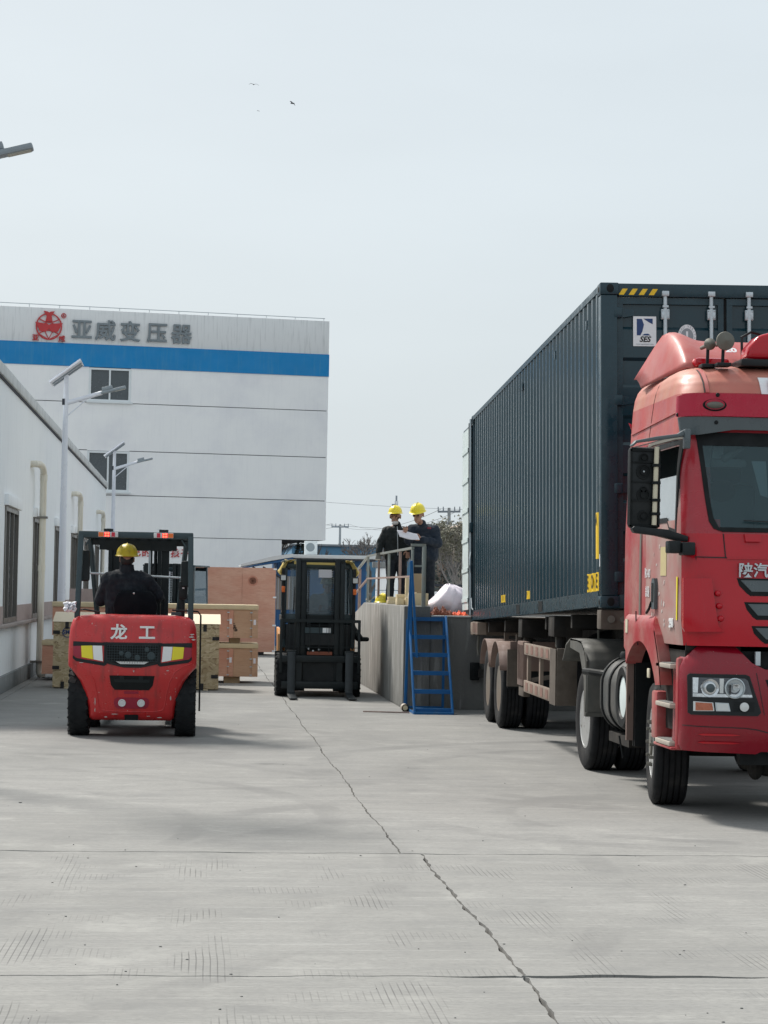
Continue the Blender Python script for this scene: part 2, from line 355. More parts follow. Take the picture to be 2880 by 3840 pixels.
# ------------------------------------------------------------------ mesh helpers
def V(*a): return Vector(a)
class B:
    def __init__(s): s.bm = bmesh.new()
    def add(s, vs, fs):
        bv = [s.bm.verts.new(v) for v in vs]
        for q in fs:
            try: s.bm.faces.new([bv[i] for i in q])
            except ValueError: pass
        return bv
    def box(s, x0, x1, y0, y1, z0, z1, M=None):
        vs = [V(x, y, z) for z in (z0, z1) for y in (y0, y1) for x in (x0, x1)]
        if M: vs = [M @ v for v in vs]
        s.add(vs, [(0, 2, 3, 1), (4, 5, 7, 6), (0, 1, 5, 4), (2, 6, 7, 3), (0, 4, 6, 2), (1, 3, 7, 5)]); return s
    def bar(s, p0, p1, w, h=None, up=(0, 0, 1)):
        p0, p1 = V(*p0), V(*p1); h = h or w
        d = (p1 - p0).normalized(); u = V(*up)
        if abs(d.dot(u)) > .98: u = V(0, 1, 0)
        a = d.cross(u).normalized(); b = a.cross(d).normalized()
        vs = [p + a * (w / 2 * i) + b * (h / 2 * j) for p in (p0, p1) for i, j in ((-1, -1), (1, -1), (1, 1), (-1, 1))]
        s.add(vs, [(0, 1, 2, 3), (7, 6, 5, 4), (0, 4, 5, 1), (1, 5, 6, 2), (2, 6, 7, 3), (3, 7, 4, 0)]); return s
    def tube(s, pts, r, n=8, cap=True):
        pts = [V(*p) for p in pts]; rs = r if isinstance(r, (list, tuple)) else [r] * len(pts)
        rings = []; ref = None
        for i, p in enumerate(pts):
            d = (pts[min(i + 1, len(pts) - 1)] - pts[max(i - 1, 0)]).normalized()
            if ref is None or abs(d.dot(ref)) > .97: ref = V(0, 0, 1) if abs(d.z) < .9 else V(1, 0, 0)
            a = d.cross(ref).normalized(); b = d.cross(a).normalized(); ref = a.cross(d)
            rings.append([s.bm.verts.new(p + a * (rs[i] * cos(2 * pi * k / n)) + b * (rs[i] * sin(2 * pi * k / n))) for k in range(n)])
        for q, w in zip(rings, rings[1:]):
            for k in range(n): s.bm.faces.new((q[k], q[(k + 1) % n], w[(k + 1) % n], w[k]))
        if cap:
            s.bm.faces.new(rings[0][::-1]); s.bm.faces.new(rings[-1])
        return s
    def cyl(s, p0, p1, r0, r1=None, n=12): return s.tube([p0, p1], [r0, r0 if r1 is None else r1], n)
    def poly(s, pts, d):
        """flat polygon thickened along vector d"""
        d = V(*d); pts = [V(*p) for p in pts]; n = len(pts)
        nrm = V(0, 0, 0)
        for i in range(n): nrm += pts[i].cross(pts[(i + 1) % n])
        if nrm.dot(d) > 0: pts = pts[::-1]
        vs = pts + [p + d for p in pts]
        s.add(vs, [tuple(range(n)), tuple(range(2 * n - 1, n - 1, -1))] + [(i, i + n, (i + 1) % n + n, (i + 1) % n) for i in range(n)]); return s
    def lathe(s, prof, o=(0, 0, 0), ax='x', n=32):
        """prof: list of (radius, along)"""
        rings = []
        for (r, a) in prof:
            ring = []
            for k in range(n):
                t = 2 * pi * k / n
                p = {'x': V(a, r * cos(t), r * sin(t)), 'y': V(r * sin(t), a, r * cos(t)), 'z': V(r * cos(t), r * sin(t), a)}[ax]
                ring.append(s.bm.verts.new(V(*o) + p))
            rings.append(ring)
        for q, w in zip(rings, rings[1:]):
            for k in range(n): s.bm.faces.new((q[k], q[(k + 1) % n], w[(k + 1) % n], w[k]))
        if prof[0][0] > 1e-5: s.bm.faces.new(rings[0][::-1])
        if prof[-1][0] > 1e-5: s.bm.faces.new(rings[-1])
        return s
    def grid(s, fn, nu, nv, skip=None):
        g = [[s.bm.verts.new(fn(i / nu, j / nv)) for j in range(nv + 1)] for i in range(nu + 1)]
        for i in range(nu):
            for j in range(nv):
                if skip and skip((i + .5) / nu, (j + .5) / nv): continue
                s.bm.faces.new((g[i][j], g[i + 1][j], g[i + 1][j + 1], g[i][j + 1]))
        return s
    def ball(s, c, r, nu=14, nv=9, M=None):
        r = r if isinstance(r, (list, tuple)) else (r, r, r); c = V(*c)
        M = M or Matrix.Identity(3)
        top = s.bm.verts.new(c + M @ V(0, 0, r[2])); bot = s.bm.verts.new(c + M @ V(0, 0, -r[2])); rows = []
        for j in range(1, nv):
            t = pi * j / nv
            rows.append([s.bm.verts.new(c + M @ V(r[0] * sin(t) * cos(2 * pi * k / nu), r[1] * sin(t) * sin(2 * pi * k / nu), r[2] * cos(t))) for k in range(nu)])
        for k in range(nu):
            s.bm.faces.new((top, rows[0][k], rows[0][(k + 1) % nu])); s.bm.faces.new((bot, rows[-1][(k + 1) % nu], rows[-1][k]))
        for q, w in zip(rows, rows[1:]):
            for k in range(nu): s.bm.faces.new((q[k], w[k], w[(k + 1) % nu], q[(k + 1) % nu]))
        return s
    def cap(s, p0, p1, r0, r1=None, n=12):
        """tapered capsule, closed"""
        r1 = r0 if r1 is None else r1; p0, p1 = V(*p0), V(*p1); d = (p1 - p0).normalized()
        pts, rs = [], []
        for k in range(4):
            t = pi / 2 * (k + .35) / 4.35; pts.append(p0 - d * r0 * cos(t)); rs.append(r0 * sin(t))
        for k in range(4):
            t = pi / 2 * (4 - k) / 4.35; pts.append(p1 + d * r1 * cos(t)); rs.append(max(r1 * sin(t), .002))
        return s.tube(pts, rs, n)
    def out(s, name, mat, parent=None, smooth=False, bevel=0, seg=2, flip=False, recalc=True, ang=40):
        bm = s.bm
        if recalc: bmesh.ops.recalc_face_normals(bm, faces=bm.faces)
        if flip: bmesh.ops.reverse_faces(bm, faces=bm.faces)
        if bevel:
            es = [e for e in bm.edges if len(e.link_faces) == 2 and e.calc_face_angle(0) > .6]
            bmesh.ops.bevel(bm, geom=es, offset=bevel, segments=seg, affect='EDGES', profile=.5, clamp_overlap=True)
        me = bpy.data.meshes.new(name); bm.to_mesh(me); bm.free()
        if mat: me.materials.append(MT[mat])
        if smooth or bevel:
            me.shade_smooth() if hasattr(me, 'shade_smooth') else None
            if ang: me.set_sharp_from_angle(angle=radians(ang))
        o = bpy.data.objects.new(name, me); COL.objects.link(o)
        if parent: o.parent = parent
        return o
def bx(name, mat, parent, x0, x1, y0, y1, z0, z1, bevel=0, M=None):
    return B().box(x0, x1, y0, y1, z0, z1, M).out(name, mat, parent, bevel=bevel)
def tag(o, label, cat, group=None):
    o['label'] = label; o['category'] = cat
    if group: o['group'] = group
    return o
def thing(name, label, cat, loc=(0, 0, 0), rz=0, group=None, rot=None):
    o = bpy.data.objects.new(name, None); COL.objects.link(o)
    o.location = loc; o.rotation_euler = rot or (0, 0, rz); o.empty_display_size = .3
    return tag(o, label, cat, group)
def setting(o): o['kind'] = 'structure'; return o
def dup(o, parent=None):
    c = o.copy(); COL.objects.link(c); c.parent = parent
    for ch in list(o.children): dup(ch, c)
    return c
def text(name, body, size, mat, parent, loc, rot=(pi / 2, 0, 0), ext=.004, off=0., align='CENTER', shear=0, sx=1):
    cu = bpy.data.curves.new(name, 'FONT'); cu.body = body; cu.size = size; cu.extrude = ext; cu.offset = off
    cu.align_x = align; cu.align_y = 'CENTER'; cu.resolution_u = 3; cu.shear = shear
    t = bpy.data.objects.new(name, cu); COL.objects.link(t)
    bpy.context.view_layer.update()
    me = bpy.data.meshes.new_from_object(t.evaluated_get(bpy.context.evaluated_depsgraph_get()))
    bpy.data.objects.remove(t); bpy.data.curves.remove(cu)
    me.materials.clear(); me.materials.append(MT[mat])
    o = bpy.data.objects.new(name, me); COL.objects.link(o); o.parent = parent
    o.location = loc; o.rotation_euler = rot; o.scale = (sx, 1, 1)
    return o
# ================================================================== ground
def wob(n, amp, seed):
    rr = random.Random(seed); a = [rr.uniform(-1, 1) for _ in range(n)]
    return [amp * (a[i] + .6 * a[(i * 3 + 1) % n] + .5 * (a[i - 1] + a[(i + 1) % n])) / 2.2 for i in range(n)]
bx('ground', 'soil', None, -900, 900, -60, 1500, -.30, -.035)
ground = setting(bpy.data.objects['ground'])
def mea(y): return (.012 * sin(y * 1.3) + .006 * sin(y * 3.9 + 1) + .003 * sin(y * 14.3 + 2) + .002 * sin(y * 31))
def slab(x0, x1, y0, y1, g, seed):
    """one cast slab with broken arrises; g = half gap function per side (left, right, near, far)"""
    pts = []
    def run(p, q, side, n):
        w = wob(n, .006, seed * 7 + side)
        for i in range(n):
            t = i / n; x = p[0] + (q[0] - p[0]) * t; y = p[1] + (q[1] - p[1]) * t
            a = g(side, x, y) + (abs(w[i]) if i else 0)
            if side in (1, 3) and i and abs(x - 1.5) < .3: x += mea(y)
            if side in (0, 2) and i: y += .012 * sin(x * 5.1 + y) + .008 * sin(x * 13.7)
            if side == 0: y += a
            elif side == 1: x -= a
            elif side == 2: y -= a
            else: x += a
            pts.append((x, y, 0))
    def cnt(l): return max(2, min(500, int(l / .035))) if l < 24 else int(l / .2)
    run((x0, y0), (x1, y0), 0, cnt(x1 - x0)); run((x1, y0), (x1, y1), 1, cnt(y1 - y0))
    run((x1, y1), (x0, y1), 2, cnt(x1 - x0)); run((x0, y1), (x0, y0), 3, cnt(y1 - y0))
    b = B(); b.poly([(p[0], p[1], 0) for p in pts], (0, 0, -.15))
    o = b.out('concrete_slab', 'concrete', ground, recalc=True); return o
def gap(side, x, y):
    if side in (0, 2):                                # joints across the yard
        if abs(y - 9.98) < .1: return .034 * max(0, 1 - abs(x - 1.95) / .75) ** .6 + .006
        if abs(y - 14.6) < .1: return max(.003, .010 + .008 * sin(x * 2.2 + 1) * sin(x * 7))
        return .004
    if abs(x - 1.55) < .3: return max(.002, .007 + .004 * sin(y * 9) + .004 * sin(y * 23)) if y < 14.6 else .004 + .002 * sin(y * 3)
    return .004
xs_near = (-14, -3.0, 1.555, 6.1, 16); xs_far = (-14, -3.0, 1.41, 6.1, 16)
k = 0
for (ya, yb, xs) in ((-6, 5.3, xs_near), (5.3, 9.98, xs_near), (9.98, 14.6, xs_near), (14.6, 32.3, xs_far), (32.3, 50, xs_far), (50, 72, xs_far), (72, 88, xs_far)):
    for xa, xb in zip(xs, xs[1:]):
        k += 1; slab(xa, xb, ya, yb, gap, k)
rr = random.Random(4)
peb = B()
for i in range(90):
    y = rr.uniform(8.8, 30) if i % 3 else rr.uniform(8.8, 15); x = y * rr.uniform(-.09, .27); s_ = rr.uniform(.002, .0055) * (1.6 if rr.random() < .08 else 1)
    peb.ball((x, y, s_ * .4), (s_ * rr.uniform(.8, 1.8), s_, s_ * .7), 6, 4)
o = peb.out('grit', 'pebble'); o['kind'] = 'stuff'; o['label'] = 'dark grit and small stones scattered over the concrete'; o['category'] = 'grit'

# ================================================================== low workshop on the left
W0 = 30.0
ws = thing('workshop', 'long low white workshop with dark windows along the left side', 'building', (-3.2, W0, 0))
YE = 73.0 - W0
wins = [(35.5 + 6.1 * i - W0, 38.0 + 6.1 * i - W0) for i in range(0, 6)]
b = B(); b.box(-9, 0, 0, YE, 3.08, 5.05); y = 0.
for (a, c) in wins: b.box(-.30, 0, y, a, 1.13, 3.08); y = c
b.box(-.30, 0, y, YE, 1.13, 3.08); b.box(-9, 0, 0, YE, .28, 1.07); b.box(-9, -.32, 0, YE, 1.07, 3.08)
b.out('wall', 'white_wall', ws)
bx('plinth', 'plinth', ws, -.2, .05, 0, YE - .01, 0, .28, .01)
bx('sill_band', 'sill_brown', ws, -.25, .11, 0, YE + .01, 1.07, 1.13, .008)
y = 0.
for (a, c) in wins:
    bx('dado_panel', 'dado_pink', ws, -.1, .018, y + .02, a - .1, 1.133, 1.42); y = c + .1
    wb_ = B(); wb_.box(-.12, .025, a, a + .07, 1.14, 3.07); wb_.box(-.12, .025, c - .07, c, 1.14, 3.07)
    wb_.box(-.12, .02, a + .07, c - .07, 3.0, 3.07); wb_.box(-.12, .02, a + .07, c - .07, 1.135, 1.22); w = wb_.out('window', 'alu_brown', ws)
    for q in (1, 2): bx('mullion', 'alu_brown', w, -.09, .012, a + (c - a) * q / 3 - .03, a + (c - a) * q / 3 + .03, 1.22, 3.0)
    for q in range(3): bx('pane', 'window_dark', w, -.05, -.035, a + (c - a) * q / 3 + .05, a + (c - a) * (q + 1) / 3 - .05, 1.22, 3.0)
    bx('lintel', 'white_wall', w, -.1, .07, a - .12, c + .12, 3.085, 3.27, .01)
y = 0.
while y < YE:
    e = min(y + 2.15, YE + .05)
    bx('coping_panel', 'flashing', ws, -.5, .06, y, e - .02, 5.09, 5.27 + random.uniform(-.006, .006), .006); y = e
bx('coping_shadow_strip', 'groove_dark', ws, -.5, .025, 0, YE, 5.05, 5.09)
for yy in (41.6, 54.6, 67.6):
    y = yy - W0
    p = B(); p.tube([(-.05, y - 1.0, 4.05), (.10, y - 1.0, 4.06), (.16, y - .86, 4.06), (.17, y - .4, 4.05), (.175, y - .12, 4.0), (.175, y, 3.9), (.175, y, .12), (.19, y - .02, .06), (.26, y - .06, .03)], .065, 12)
    po = p.out('downpipe', 'pvc', ws, smooth=True)
    for zz in (3.08, .3):
        k_ = B(); k_.box(-.02, .27, y - .09, y + .09, zz - .02, zz + .02); k_.out('pipe_clip', 'alu_brown', po)
    for zz in (3.85, 2.1): B().cyl((.175, y, zz - .06), (.175, y, zz + .06), .073).out('pipe_collar', 'pvc', po, smooth=True)
tag(bx('drain_grate', 'dark_steel', None, -2.95, -2.1, 41.3, 41.75, .004, .012), 'dark slotted drain cover in the concrete below the downpipe', 'drain')

# ================================================================== four-storey white block
fb = thing('factory_block', 'tall white block with blue band, red emblem and grey sign characters', 'building', (5.18, 88.0, 0), radians(8.44))
D = 13.
b = B(); b.box(-34, -.05, .10, D, 3.80, 12.85); b.box(-34, -1.86, .12, D, 0, 3.80); b.out('core', 'groove_dark', fb)
rows = [(3.80, 5.415), (5.445, 7.215), (7.245, 9.145), (9.175, 10.585)]
WX = [(-9.87, -8.17)]
for i, (za, zb) in enumerate(rows):
    bx('wall_panel', 'facade_white', fb, -34, -9.87, 0, .11, za, zb); bx('wall_panel', 'facade_white', fb, -8.17, 0, 0, .11, za, zb)
    o_ = B()
    if i == 1: o_.box(-9.87, -8.17, 0, .11, za, 5.57)
    elif i == 3: pass
    else: o_.box(-9.87, -8.17, 0, .11, za - (.03 if i == 2 else 0), zb + (.03 if i == 2 else 0))
    if i != 3: o_.out('wall_panel', 'facade_white', fb)
for (za, zb) in ((9.21, 10.56), (5.57, 7.20)):
    wb_ = B()
    for (xa, xb, zc, zd) in ((-9.87, -9.78, za, zb), (-8.26, -8.17, za, zb), (-9.78, -8.26, zb - .08, zb), (-9.78, -8.26, za, za + .08)): wb_.box(xa, xb, -.03, .08, zc, zd)
    w = wb_.out('window', 'frame_white', fb)
    bx('mullion', 'frame_white', w, -9.06, -8.99, -.02, .07, za + .08, zb - .08)
    for (xa, xb) in ((-9.78, -9.06), (-8.99, -8.26)): bx('pane', 'window_dark', w, xa, xb, .05, .06, za + .08, zb - .08)
    bx('sill', 'frame_white', w, -9.95, -8.09, -.10, .02, za - .07, za - .002)
bx('blue_band', 'facade_blue', fb, -34, .015, -.03, .12, 10.587, 11.50)
bx('parapet_wall', 'facade_top', fb, -34, .0, -.0, .5, 11.502, 12.90, .02)
bx('end_wall', 'facade_white', fb, -.06, .0, .112, D, 3.80, 12.88)
bx('lower_wall', 'facade_white', fb, -34, -1.83, .01, .121, 0, 3.775)
bx('lower_end_wall', 'facade_white', fb, -1.86, -1.83, .121, D, 0, 3.775)
b = B(); b.tube([(-34, .2, 13.10), (-.15, .2, 13.02)], .014, 5)
for i in range(28): b.tube([(-.2 - 1.21 * i, .2, 12.86), (-.2 - 1.21 * i, .2, 13.02 + .0025 * i)], .012, 5)
b.out('roof_rail', 'lamp_grey', fb)
for x, ch in zip((-10.2, -9.25, -8.25, -7.16, -6.16), '亚威变压器'):
    text('sign_character', ch, .86, 'sign_steel', fb, (x, -.05, 12.02), ext=.05, off=.014, sx=1.0)
b = B()
ring = [(.50 * cos(t * pi / 24), 0, .52 * sin(t * pi / 24)) for t in range(49)]
for p, q in zip(ring, ring[1:]): b.bar(p, q, .05, .05, (0, 1, 0))
for sg in (-1, 1):
    arc = [(-.40 + .8 * t / 10, 0, sg * (.30 - .14 * sin(pi * t / 10))) for t in range(11)]
    for p, q in zip(arc, arc[1:]): b.bar(p, q, .04, .03, (0, 1, 0))
b.bar((-.34, 0, -.34), (-.02, 0, -.52), .03, .03, (0, 1, 0)); b.bar((.34, 0, -.34), (.02, 0, -.52), .03, .03, (0, 1, 0))
b.bar((-.16, 0, -.20), (0, 0, -.5), .03, .03, (0, 1, 0)); b.bar((.16, 0, -.20), (0, 0, -.5), .03, .03, (0, 1, 0))
em = b.out('emblem', 'sign_red', fb); em.location = (-11.52, -.05, 12.14)
B().poly([(-.22, -.03, .62), (-.06, -.03, .60), (0, -.03, .56), (.06, -.03, .60), (.22, -.03, .62), (.10, -.03, .42), (.14, -.03, .20), (-.14, -.03, .20), (-.10, -.03, .42)], (0, .06, 0)).out('emblem_crest', 'sign_red', em)
B().poly([(-.55, -.03, .16), (-.20, -.03, .12), (-.13, -.03, .15), (0, -.03, .06), (.13, -.03, .15), (.20, -.03, .12), (.55, -.03, .16), (.36, -.03, -.20), (.12, -.03, -.22), (0, -.03, -.10), (-.12, -.03, -.22), (-.36, -.03, -.20)], (0, .06, 0)).out('emblem_letter', 'sign_red', em)
text('emblem_character', '亚', .27, 'sign_red', em, (-.52, -.02, -.49), ext=.03, off=.006); text('emblem_character', '威', .27, 'sign_red', em, (.52, -.02, -.50), ext=.03, off=.006)
rg = B()
for t in range(12): rg.bar((.58 + .09 * cos(t * pi / 6), 0, .46 + .09 * sin(t * pi / 6)), (.58 + .09 * cos((t + 1) * pi / 6), 0, .46 + .09 * sin((t + 1) * pi / 6)), .03, .03, (0, 1, 0))
rg.out('register_mark', 'sign_red', em); text('register_letter', 'R', .14, 'sign_red', em, (.58, 0, .46), ext=.02, off=.004)
for x, ch in zip((-8.2, -7.8, -7.4, -6.22, -5.82), '自己的孩子'):
    text('slogan_character', ch, .37, 'sign_red', fb, (x, -.015, 3.12), ext=.015, off=.006)

# ================================================================== solar lamps
def lamp(lbl, x, y, first=[None]):
    if first[0]:
        t = dup(first[0]); t.location = (x, y, 0); t['label'] = lbl; return t
    t = thing('solar_lamp', lbl, 'street lamp', (x, y, 0), 0, 'solar street lamps along the workshop')
    B().tube([(0, 0, 0), (0, 0, 5.6), (0, 0, 6.18)], [.095, .055, .05], 14).out('pole', 'lamp_white', t, smooth=True)
    bx('base_flange', 'lamp_white', t, -.16, .16, -.16, .16, 0, .02); bx('pole_band', 'groove_dark', t, -.075, -.02, -.06, -.045, 5.55, 5.68)
    th = atan2(.47, .62)
    Mx = Matrix.Translation((0, 0, 6.22)) @ Matrix.Rotation(-th, 4, 'Y') 
    pf = B().box(-.40, .40, -.55, .55, -.02, .022, Mx).out('panel_frame', 'lamp_white', t, bevel=.004)
    B().box(-.38, .38, -.53, .53, .0225, .026, Mx).out('solar_cells', 'solar_cell', pf)
    for q in (-.2, .2): B().box(-.37, .37, q - .03, q + .03, -.05, -.021, Mx).out('panel_bracket', 'lamp_grey', pf)
    B().tube([(.03, 0, 5.60), (.75, 0, 5.83)], [.05, .045], 12).out('arm', 'lamp_white', t, smooth=True)
    B().cyl((.04, 0, 5.33), (.45, 0, 5.70), .014).out('arm_brace', 'lamp_white', t)
    Mh = Matrix.Translation((.98, 0, 5.89)) @ Matrix.Rotation(-.26, 4, 'Y')
    h = B().box(-.26, .27, -.085, .085, -.03, .03, Mh).out('lamp_head', 'lamp_grey', t, bevel=.015)
    B().box(-.22, .0, -.07, .07, .031, .105, Mh).out('driver_box', 'lamp_grey', h, bevel=.01)
    B().box(.02, .245, -.065, .065, -.036, -.031, Mh).out('lamp_lens', 'lens_dull', h)
    first[0] = t; return t
lamp('solar street lamp nearest the white workshop wall, panel and arm in full view', -2.85, 45)
lamp('farther, smaller solar street lamp in front of the lower block window', -2.82, 70)
lamp('near street lamp whose head juts in at the upper left picture edge', -2.90, 20.4)

# ================================================================== blue hut and yard walls behind
ht = thing('blue_hut', 'dark blue steel site hut with a pale flat roof behind the forklift', 'hut', (2.25, 62, 0))
b = B()
n = 44; W_ = 2.6
b.poly([(0, 0, .12), (W_, 0, .12), (W_, 0, 2.62), (0, 0, 2.62)], (0, 4, 0)); b.out('wall', 'hut_blue', ht)
for i in range(17): bx('wall_rib', 'hut_blue', ht, .03 + i * .15, .08 + i * .15, -.022, .0, .12, 2.60)
bx('skirt', 'plinth', ht, .0, W_, -.01, 4, 0, .12)
rf = bx('roof', 'hut_roof', ht, .45, W_ + .25, -.35, 4.3, 2.68, 2.78, .01); bx('roof_edge', 'groove_dark', rf, .45, W_ + .25, -.33, 4.28, 2.62, 2.678)
b = B(); b.poly([(-1.05, -.5, 2.47), (-.1, -.5, 2.72), (.45, -.5, 2.80), (.45, -.5, 2.70), (-.1, -.5, 2.60), (-1.05, -.5, 2.40)], (0, 3.4, 0)); b.out('canopy', 'hut_roof', ht)
b = B(); b.poly([(-1.0, -.45, 2.385), (-.1, -.45, 2.585), (.45, -.45, 2.69), (.45, -.45, 2.6), (-.1, -.45, 2.52), (-1.0, -.45, 2.36)], (0, 3.3, 0)); b.out('canopy_underside', 'hut_blue', ht)
for q in (-.1, .2): B().bar((q - .6, -.3, 2.40), (q, -.02, 2.05), .04).out('canopy_brace', 'groove_dark', ht)
w = bx('window', 'alu_brown', ht, .0, .95, -.04, -.023, 1.18, 2.15); 
for i in range(9): bx('window_bar', 'far_grey', w, .04 + i * .105, .07 + i * .105, -.052, -.041, 1.2, 2.13)
ac = thing('air_conditioner', 'white outdoor air conditioner unit standing above the hut roof', 'air conditioner', (3.36, 64.5, 2.78))
bx('casing', 'frame_white', ac, -.19, .19, -.14, .14, .05, .46, .01); bx('foot', 'far_grey', ac, -.17, -.11, -.13, .13, 0, .05); bx('foot', 'far_grey', ac, .11, .17, -.13, .13, 0, .05)
B().lathe([(.11, -.142), (.13, -.15), (.10, -.152), (.0, -.152)], (-.02, 0, .27), 'y', 20).out('fan_grille', 'lamp_grey', ac)
pw = thing('yard_wall', 'white panelled yard wall with grey cap behind the handrail', 'wall', (4.75, 57.5, 0))
for i in range(4): bx('panel', 'white_wall', pw, .02, .62, -.06, .06, .0 + i * .6, .585 + i * .6, .01)
bx('cap', 'plinth', pw, -.08, .7, -.1, .1, 2.4, 2.55, .01)
for i in range(3): bx('panel', 'white_wall', pw, .65, 1.25, .0, .1, .6 * i, .585 + .6 * i, .01)
lw = thing('low_wall', 'low pale wall with a dark top rail far behind the white sack', 'wall', (6.2, 62, 0))
for i in range(5): bx('panel', 'white_wall', lw, i * 1.5, i * 1.5 + 1.47, 0, .15, 0, 1.78, .01)
bx('top_rail', 'groove_dark', lw, -.1, 7.6, -.03, .12, 1.94, 2.0)
for i in range(6): bx('post', 'groove_dark', lw, i * 1.5 - .03, i * 1.5 + .03, .0, .06, 1.78, 1.94)

# ================================================================== far background
bf = thing('blue_factory', 'pale blue factory hall far behind the utility pole', 'building', (8.0, 185, 0))
bx('wall', 'blue_hazed', bf, 0, 18, 0, 30, 0, 5.5); bx('roof_edge', 'far_grey', bf, -.2, 18.2, -.2, 30, 5.51, 5.68)
for i in range(5):
    w = bx('window', 'far_grey', bf, 1.2 + i * 3.3, 3.2 + i * 3.3, -.05, -.01, 3.4, 4.6); bx('mullion', 'blue_hazed', w, 2.15 + i * 3.3, 2.25 + i * 3.3, -.07, -.051, 3.4, 4.6)
hs = thing('brown_house', 'brown gabled house half hidden behind the bare trees', 'house', (13.2, 120, 0))
bx('wall', 'house_brown', hs, 0, 6, 0, 6, 0, 4.6); bx('wall', 'house_cream', hs, 1.05, 6, -1.0, -.01, 0, 5.0)
B().poly([(-.4, -.1, 4.55), (1.6, -.1, 5.62), (6.4, -.1, 5.62), (6.4, -.1, 4.6)], (0, 6.2, 0)).out('roof', 'house_brown', hs)
for i in range(2): bx('window', 'far_grey', hs, 1.5 + i * 1.7, 2.5 + i * 1.7, -1.04, -1.01, 3.0, 4.2)
def upole(lbl, x, y, h, lean=0, rz=0):
    t = thing('utility_pole', lbl, 'utility pole', (x, y, 0), rz, 'concrete utility poles')
    t.rotation_euler = (0, lean, rz)
    B().tube([(0, 0, 0), (0, 0, h)], [.17, .11], 12).out('pole', 'pole_concrete', t, smooth=True)
    L_ = h * .105
    bx('crossarm', 'far_grey', t, -L_, L_, -.07, .07, h - .34, h - .20)
    for q in (-.95, -.5, .5, .95): B().cyl((q * L_, 0, h - .2), (q * L_, 0, h + .08), .05, .035, 8).out('insulator', 'far_grey', t)
    return t
upole('concrete utility pole with crossarm in front of the blue factory', 14.45, 220, 8.5)
upole('taller leaning utility pole beside the container door, above the sack', 17.75, 150, 7.7, -.026)
B().bar((17.5, 149.8, 6.6), (18.1, 149.8, 6.75), .1, .1).out('crossarm', 'far_grey', bpy.data.objects['utility_pole.001'])
bpy.data.objects['crossarm.002'].matrix_parent_inverse = Matrix.Translation((-17.75, -150, 0))
def wire(lbl, p, q, sag, r=.018):
    pts = [V(*p).lerp(V(*q), i / 14) - V(0, 0, sag * 4 * (i / 14) * (1 - i / 14)) for i in range(15)]
    tag(B().tube(pts, r, 4).out('power_line', 'wire'), lbl, 'cable', 'overhead power lines')
for i, q in enumerate((-.9, .9)):
    wire('overhead line from the factory pole to the right, %s wire' % ('left' if i == 0 else 'right'), (14.45 + q, 220, 8.55), (17.7 + q * .8, 150, 7.6), 1.0)
    wire('overhead line from the factory pole off to the left, %s wire' % ('upper' if i == 0 else 'lower'), (14.45 + q, 220, 8.55), (-6 + q, 330, 7.5 + i), .8)
wire('topmost faint line across the sky beside the white block', (-10, 300, 16.5), (40, 290, 13.0), .8, .02)
wire('second faint line across the sky beside the white block', (-10, 300, 13.2), (40, 290, 10.0), .8, .02)
tw = thing('lattice_mast', 'slim lattice radio mast rising behind the left helmeted man', 'mast', (18.4, 200, 0))
b = B()
for q in ((-.22, -.2), (.22, -.2), (0, .25)): b.bar((q[0], q[1], 0), (q[0] * .55, q[1] * .55, 10.2), .05)
b.out('leg_frame', 'far_grey', tw)
b = B()
for i in range(20):
    z = i * .5; k_ = 1 - .45 * z / 10.2; b.bar((-.22 * k_, -.2 * k_, z), (.22 * k_, -.2 * k_, z + .5), .03); b.bar((.22 * k_, -.2 * k_, z), (-.22 * k_, -.2 * k_, z + .5), .03)
b.out('lattice', 'far_grey', tw); bx('antenna', 'far_grey', tw, -.45, -.15, -.3, -.2, 9.0, 9.9); bx('antenna', 'far_grey', tw, -.08, .08, -.1, .1, 10.2, 10.7)
cr = thing('crane_boom', 'pale lattice crane boom slanting between the two helmeted men', 'crane', (19.0, 170, 0))
b = B()
for (a, c) in ((0, 0), (0, .4), (.4, 0), (.4, .4)): b.bar((a - .6, c, 5.4 + c), (a + 4.0, c, 7.6 + c * .4), .07)
for i in range(9): b.bar((-.6 + i * .5, 0, 5.4 + i * .24), (-.1 + i * .5, 0, 6.0 + i * .2), .05)
b.out('boom', 'frame_white', cr); bx('tower', 'far_grey', cr, -1.0, -.3, 0, .7, 0, 6.2)

